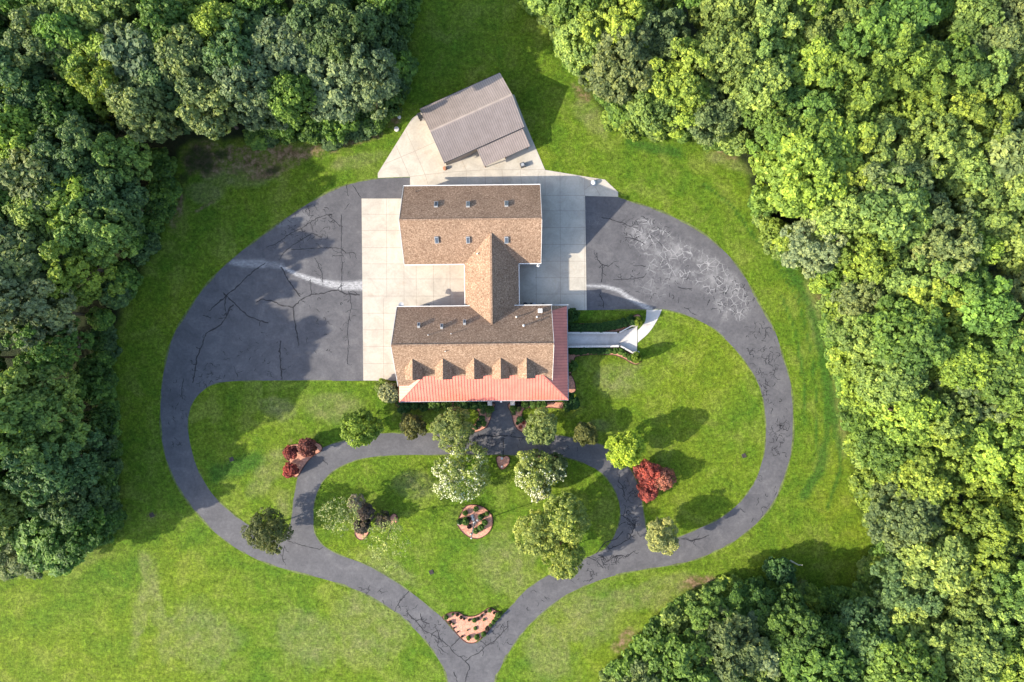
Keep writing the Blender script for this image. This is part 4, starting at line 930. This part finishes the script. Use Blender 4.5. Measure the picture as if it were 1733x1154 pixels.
# ------------------------------------------------------------------ woods
CROWN = []
for s_ in range(12):
    Rr = 5.0; hh = 14
    me, lc = crown_mesh('crown', 300+s_, Rr, 3.2, hh, lobes=22+s_ % 4*3, lr=(.29, .33, .26)[s_ % 3], sub=22, per=26, leaf=(.34, .40, .31)[s_ % 3], cl=(.21, .24, .19)[s_ % 3], asym=.14)
    tm = trunk_mesh(300+s_, hh, .26, [Vector(p) for p in lc]).build('trunk', M['bark']); tme = tm.data; bpy.data.objects.remove(tm)
    CROWN.append((me, tme))
CK = {'y': ((.200,.280,.042), 'bright yellow-green'), 'g': ((.115,.200,.036), 'fresh green'), 'p': ((.185,.258,.060), 'light green'), 's': ((.165,.210,.098), 'silvery grey-green'), 'o': ((.140,.185,.064), 'dull olive'), 'd': ((.062,.120,.022), 'dark green'), 'b': ((.090,.150,.050), 'bluish green')}
SPOT_L = [(95,480,'y'),(200,420,'p'),(40,700,'p'),(150,125,'y'),(55,215,'y'),(345,25,'y'),(110,330,'y'),(85,400,'p'),(75,585,'y'),(150,600,'g'),(215,60,'s'),(150,270,'b'),(250,190,'o'),(470,120,'s'),(560,130,'s'),(620,170,'s'),(330,150,'o'),(400,200,'o'),(60,130,'b'),(100,830,'b'),(150,760,'b'),(180,880,'d'),(40,60,'o'),(420,60,'b'),(640,60,'b'),(580,30,'b')]
SPOT_R = [(960,60,'p'),(1020,140,'y'),(1160,120,'y'),(1240,80,'p'),(1360,130,'y'),(1500,150,'y'),(1300,330,'y'),(1400,430,'s'),(1590,390,'o'),(1350,470,'s'),(1080,90,'o'),(1470,870,'o'),(1700,60,'o'),(1490,960,'b'),(1330,965,'d'),(1550,30,'g'),(1600,130,'g'),(1370,1060,'o'),(1300,1080,'s'),(1200,1060,'g'),(1120,1130,'g'),(1230,1000,'d'),(1480,1090,'b'),(1560,1130,'g'),(1420,1030,'d'),(1400,1010,'d')]
LAND = [(95,'the photo top'),(200,'the barn'),(300,'the bare brown soil'),(400,'the garage roof'),(510,'the connecting wing'),(600,'the ramp'),(690,'the red porch roof'),(780,'the heart bed'),(870,'the round lawn bed'),(960,'the drive forks'),(1060,'the winged bed'),(3000,'the photo bottom')]
def fh(px, py, side):
    if side == 'L':
        if px > 600: return 17 if py < 150 else 18
        if px > 330: return 15.5
        if py < 420: return 17
        if py < 740: return 20.5
        return max(9, 20.5-(py-740)/150*10)
    if py > 960 and px < 1460: return 13
    return 15.5
def forest(side, poly, spots, seed):
    rg = random.Random(seed); xs = [p[0] for p in poly]; ys = [p[1] for p in poly]
    pts = []; allp = poly+[poly[0]]
    tries = 0
    while tries < 14000:
        tries += 1
        x = rg.uniform(max(-45, min(xs)), min(1775, max(xs))); y = rg.uniform(max(-25, min(ys)), min(1185, max(ys)))
        if not inpoly([x], [y], poly)[0]: continue
        d = float(pldist(np.array([x]), np.array([y]), allp)[0])
        if d < 20 and -40 < x < 1770: continue
        mind = 42+15*math.sin(x*.031+1.3)*math.cos(y*.027)+8
        if all((x-a)**2+(y-b)**2 > mind**2 for a, b, _ in pts): pts.append((x, y, d))
    out = []
    for x, y, d in pts:
        h = fh(x, y, side)*rg.uniform(.88, 1.1)
        if side == 'R' and d < 35: h *= .8
        c = P(x, y, 0); q = proj((c.x, c.y, h*.7))
        if q[0] < -110 or q[0] > 1840 or q[1] < -90 or q[1] > 1250: continue
        if side == 'R' and (q[0] > 1790 or q[1] < -50 or q[1] > 1200): continue
        k = None
        for a, b, kk in spots:
            if (a-q[0])**2+(b-q[1])**2 < 48**2: k = kk
        if k is None:
            u = rg.random()
            if side == 'L': k = 'o' if u < .22 else 'b' if u < .36 else 'g' if u < .66 else 'd' if u < .80 else 'p' if u < .94 else 's'
            else: k = 'y' if u < .30 else 'p' if u < .78 else 'g' if u < .95 else 'o'
            if side == 'R' and y > 985 and x < 1440: k = 'g' if u < .4 else 'o' if u < .65 else 'd' if u < .75 else 'p'
        out.append([x, y, h, k, q, d, rg.random()])
    for a, b, kk in spots:
        t = min(out, key=lambda t: (t[4][0]-a)**2+(t[4][1]-b)**2)
        if (t[4][0]-a)**2+(t[4][1]-b)**2 < 90**2: t[3] = kk; t[6] = max(t[6], .7)
    return out
def place_forest():
    rg = random.Random(77)
    for side, poly, spots, seed in (('L', Lwood, SPOT_L, 5), ('R', Rwood, SPOT_R, 9)):
        T = forest(side, poly, spots, seed); bands = {}
        for t in T:
            for lim, nm in LAND:
                if t[4][1] < lim: bands.setdefault(nm, []).append(t); break
        for nm, L in bands.items():
            L.sort(key=lambda t: -t[4][0] if side == 'L' else t[4][0])
            for i, (x, y, h, k, q, d, u) in enumerate(L):
                c = G(x, y); e = empty('broadleaf_tree', c, rg.uniform(0, 6.28))
                tag(e, '%s tree, %s wood, %s from the lawn, level with %s' % (CK[k][1], 'left' if side == 'L' else 'right', OW[i], nm), 'tree', 'trees of the surrounding woods')
                cm, tm = CROWN[rg.randrange(12)]; s_ = h/14; r = (4.6+2.6*u*u)/5.0*(1.0 if d > 40 else .85)
                v = rg.uniform(.82, 1.2); hs = rg.uniform(.92, 1.08)
                col = tuple(a*v*b for a, b in zip(CK[k][0], (hs, 1, 1)))
                o = link('crown', cm, e, col); o.scale = (r, r, s_)
                o = link('trunk', tm, e); o.scale = (r, r, s_)
        print('wood', side, len(T))
        # undergrowth along the lawn edge
        E = [p for p in poly if -60 < p[0] < 1790 and -60 < p[1] < 1190]
        line = []
        for a, b in zip(E[:-1], E[1:]):
            L_ = math.hypot(b[0]-a[0], b[1]-a[1])
            if L_ > 300: continue
            n = max(1, int(L_/24))
            for j in range(n): line.append((a[0]+(b[0]-a[0])*j/n, a[1]+(b[1]-a[1])*j/n))
        cnt = 0
        for (x, y) in line:
            for rr in (9, 24):
                if rg.random() < .12: continue
                best = None
                for _ in range(12):
                    a = rg.uniform(0, 6.28); X, Y = x+rr*math.cos(a), y+rr*math.sin(a)
                    if inpoly([X], [Y], poly)[0] and float(pldist(np.array([X]), np.array([Y]), poly+[poly[0]])[0]) > rr*.5: best = (X, Y); break
                if not best: continue
                X, Y = best
                if side == 'L' and 300 < X < 400 and Y > 220: continue
                c = G(X, Y); e = empty('undergrowth_bush', c, rg.uniform(0, 6.28)); cnt += 1
                k = rg.choice('gdbg' if side == 'L' else 'gpyg')
                tag(e, '%s bush edging the %s wood, %s down from the top' % (CK[k][1], 'left' if side == 'L' else 'right', (OW[cnt-1] if cnt <= len(OW) else str(cnt)+'th')), 'bush', 'undergrowth at the wood edges')
                r = rg.uniform(1.3, 2.2)*(1 if rr < 20 else 1.4); hb = rg.uniform(1.5, 3.2)*(1 if rr < 20 else 1.7)
                v = rg.uniform(.75, 1.15); o = link('foliage', BIG[rg.randrange(4)], e, tuple(a*v for a in CK[k][0])); o.scale = (r/2, r/2, hb/3)
                o = link('stem', STEMME, e); o.scale = (r*.8, r*.8, hb*.7)
BIG = []
for s_ in range(4):
    me, lc = crown_mesh('foliage', 500+s_, 2.0, -.2, 3.0, lobes=14, lr=.4, sub=12, per=20, leaf=.36, cl=.34, asym=.12); BIG.append(me)
place_forest()

# ------------------------------------------------------------------ small things
def thing(name, loc, label, cat, rz=0, group=None): return tag(empty(name, loc, rz), label, cat, group)
# flagpole in the round bed
t = thing('flagpole', G(803, 884.5), 'slim bare metal flagpole rising from the round lawn bed', 'flagpole')
m = MB(); m.tube([(0, 0, 0), (0, 0, 5), (0, 0, 9.1)], [.12, .10, .08], 8); m.build('pole', M['grey'], t)
m = MB(); m.lathe((0, 0, 9.08), [(.03, 0), (.11, .06), (.12, .12), (.06, .2)], 10); m.build('finial', M['stone'], t)
m = MB(); m.lathe((0, 0, .06), [(.28, 0), (.28, .12), (.14, .2)], 12); m.build('base', M['stone'], t)
# stones
for i, (x, y, s_, lb) in enumerate(((799,873,.28,'topmost'),(801,878,.34,'largest'),(803,884,.3,'lowest'),(808,880,.2,'smallest'),(777,886,.24,'by the left rim'))):
    m = MB(); rr = random.Random(i); n = 8
    m.lathe((0, 0, .05), [(s_*.9, 0), (s_*1.05, s_*.35), (s_*.75, s_*.8), (s_*.25, s_)], n)
    m.v = [(a*(1+rr.uniform(-.18, .18)), b*(1+rr.uniform(-.18, .18)), c) for a, b, c in m.v]
    o = m.build('stone', M['stone']); o.location = G(x, y); tag(o, 'pale rock in the round lawn bed, %s' % lb, 'rock', 'rocks in the round bed')
o = thing('garden_statue', G(797, 902.5), 'small pale leaning garden ornament near the foot of the round bed', 'ornament', .3)
m = MB(); m.tube([(0, 0, .05), (.02, 0, .5), (.06, .02, .85)], [.16, .13, .07], 8); m.build('figure', M['stone'], o); m = MB(); m.box((0, 0, .1), (.4, .3, .12)); m.build('plinth', M['dark'], o)
# lamp and birdbath in heart bed
t = thing('lamp_post', G(849.7, 786.5), 'short lamp post with white globe at the tip of the heart-shaped bed', 'lamp')
m = MB(); m.tube([(0, 0, .05), (0, 0, 1.3)], .05, 8); m.build('post', M['dark'], t); m = MB(); m.lathe((0, 0, 1.28), [(.06, 0), (.17, .1), (.17, .22), (.08, .32)], 10); m.build('globe', M['white'], t)
t = thing('lamp_post', G(849.5, 771.5), 'grey lamp post standing between the heart-shaped bed and the asphalt', 'lamp')
m = MB(); m.tube([(0, 0, .05), (0, 0, 2.2)], .06, 8); m.build('post', M['grey'], t); m = MB(); m.box((0, 0, 2.3), (.28, .28, .26)); m.box((0, 0, 2.46), (.36, .36, .06)); m.build('lantern', M['stone'], t)
# barn yard things
t = thing('air_conditioner', G(884.3, 280.5, .05), 'dark louvred cooling unit on the concrete below the lean-to', 'cooling unit', .35)
m = MB(); m.box((0, 0, .4), (.75, .75, .8)); 
for k in range(5): m.box((-.3+.15*k, 0, .815), (.04, .7, .03), m=1)
m.build('cabinet', [M['dark'], M['grey']], t); m = MB(); m.lathe((0, 0, .83), [(.26, 0), (.26, .04), (.05, .05)], 12); m.build('fan_grille', M['grey'], t)
t = thing('log_seat', P(752.8, 284.6, .3), 'reddish-brown stump on the concrete at the barn\'s lower left corner', 'stump')
t.location.z = .05; m = MB(); m.lathe((0, 0, 0), [(.34, 0), (.3, .3), (.32, .4), (.05, .42)], 9); m.build('block', M['rust'], t); m = MB(); m.box((.1, 0, .5), (.25, .4, .14)); m.build('top', M['wood'], t)
t = thing('utility_box', P(711, 198, .6), 'dark grey upright box at the barn\'s upper left corner', 'utility box', R_(24)); t.location.z = .05
m = MB(); m.box((0, 0, .6), (.55, .9, 1.2)); m.box((0, 0, 1.22), (.65, 1.0, .05)); m.build('cabinet', M['dark'], t); m = MB(); m.box((.3, -.5, .35), (.2, .2, .7)); m.build('meter', M['stone'], t)
t = thing('septic_lid', G(671.5, 218.8), 'pale round lid in the grass left of the barn slab', 'lid'); m = MB(); m.lathe((0, 0, 0), [(.42, 0), (.42, .22), (.36, .27), (.05, .29)], 16); m.build('cover', M['stone'], t); m = MB(); m.box((0, 0, .3), (.3, .05, .04)); m.build('handle', M['grey'], t)
t = thing('septic_lid', G(676, 198.5), 'second pale lid half under the trees left of the barn', 'lid'); m = MB(); m.lathe((0, 0, 0), [(.3, 0), (.3, .18), (.05, .22)], 16); m.build('cover', M['stone'], t)
t = thing('patio_umbrella', G(1004, 309.8, .05), 'small white domed cap on the concrete spur by the right asphalt', 'dome cap')
m = MB(); m.lathe((0, 0, 0), [(.42, 0), (.42, .45), (.36, .62), (.22, .74), (.04, .8)], 16); m.build('dome', M['white'], t); m = MB(); m.lathe((.0, 0, 0), [(.55, 0), (.55, .06), (.43, .07)], 16); m.build('collar', M['grey'], t); t.name = 'well_cap'
# things behind the front house
for i, (x, y, lb) in enumerate(((889, 515, 'rounded black bin left of the frame against the front house back wall'), (904, 515, 'grey-lidded black bin beside the black frame behind the front house'))):
    t = thing('waste_bin', P(x, y, .9), lb, 'bin'); t.location.z = .05; m = MB(); m.lathe((0, 0, 0), [(.25, 0), (.33, .85), (.33, .9)], 12); m.build('body', M['dark'], t); m = MB(); m.lathe((0, 0, .91), [(.36, 0), (.3, .1), (.05, .14)], 12); m.build('lid', M['grey'] if i else M['dark'], t)
t = thing('metal_rack', P(900, 514.5, .9), 'open black metal rack standing behind the front house', 'rack'); t.location.z = .05
m = MB()
for a in (-.25, .25):
    for b in (-.2, .2): m.box((a, b, .5), (.05, .05, 1.0))
m.build('leg', M['dark'], t); m = MB(); m.box((0, .2, 1.0), (.55, .05, .05)); m.box((-.25, 0, 1.0), (.05, .45, .05)); m.box((0, 0, .3), (.5, .4, .03)); m.build('shelf', M['dark'], t)
t = thing('garden_chair', P(919, 515.5, .5), 'small black chair right of the bins behind the front house', 'chair'); t.location.z = .05
m = MB(); m.box((0, 0, .45), (.4, .4, .05)); m.build('seat', M['dark'], t); m = MB(); m.box((0, -.2, .75), (.4, .05, .5)); m.build('backrest', M['dark'], t)
for a in (-.17, .17):
    for b in (-.17, .17): m = MB(); m.box((a, b, .22), (.04, .04, .42)); m.build('leg', M['dark'], t)
t = thing('garden_bench', P(722, 517.5, .5), 'dark bench against the front house back wall, left of the wing', 'bench'); t.location.z = .05
m = MB(); m.box((0, 0, .45), (1.1, .4, .06)); m.build('seat', M['dark'], t); m = MB(); m.box((0, -.2, .7), (1.1, .05, .4)); m.build('backrest', M['dark'], t)
for a in (-.45, .45): m = MB(); m.box((a, 0, .22), (.06, .36, .42)); m.build('leg', M['dark'], t)
# drain covers and specks on lawns
for x, y, lb in ((730,968,'dark square drain cover in the lower oval lawn'),(1259,771,'dark drain cover in the right lawn island'),(392,777,'dark drain cover in the left lawn island'),(257,871.5,'ragged dark stump left outside the drive')):
    t = thing('drain_cover' if 'stump' not in lb else 'tree_stump', G(x, y), lb, 'drain cover' if 'stump' not in lb else 'stump', .4)
    m = MB(); m.box((0, 0, .04), (.7, .7, .08)); m.build('frame', M['dark'], t); m = MB()
    for k in range(4): m.box((-.24+.16*k, 0, .09), (.05, .6, .03))
    m.build('grate', M['soil'], t)
# snag and bare branches near the lower right wood
t = thing('dead_snag', G(1338, 949), 'pale bare dead snag standing in the shaded lawn bay', 'dead tree')
m = MB(); m.tube([(0, 0, 0), (.1, .1, 1.6), (.15, .25, 3.0)], [.16, .12, .08], 7); m.build('trunk', M['stone'], t)
for d in ((.5, .5, 3.7), (-.3, .55, 3.9)): m = MB(); m.tube([(.15, .25, 2.9), (d[0]*.6, d[1]*.8, 3.3), d], [.07, .05, .02], 5); m.build('branch', M['stone'], t)
gtree(1322, 966, 23, 5.0, (0.051,0.112,0.032), 'dark rounded bush standing alone beside the pale dead snag', 61, cat='bush', name='garden_shrub', h0=.04, leaf=.3)
t = thing('bare_bush', G(1338, 985), 'tangle of bare grey branches below the dark bush in the lawn bay', 'dead bush')
m = MB(); rr = random.Random(3)
for k in range(14):
    a = rr.uniform(0, 6.28); L = rr.uniform(1.2, 2.6); p = [Vector((0, 0, 0)), Vector((L*.4*math.cos(a), L*.4*math.sin(a), .9)), Vector((L*math.cos(a+.3), L*math.sin(a+.3), rr.uniform(1.2, 2.4)))]
    m.tube(p, [.05, .035, .012], 5, cap=False)
m.build('branches', M['wood'], t)
print('objects', len(bpy.data.objects))
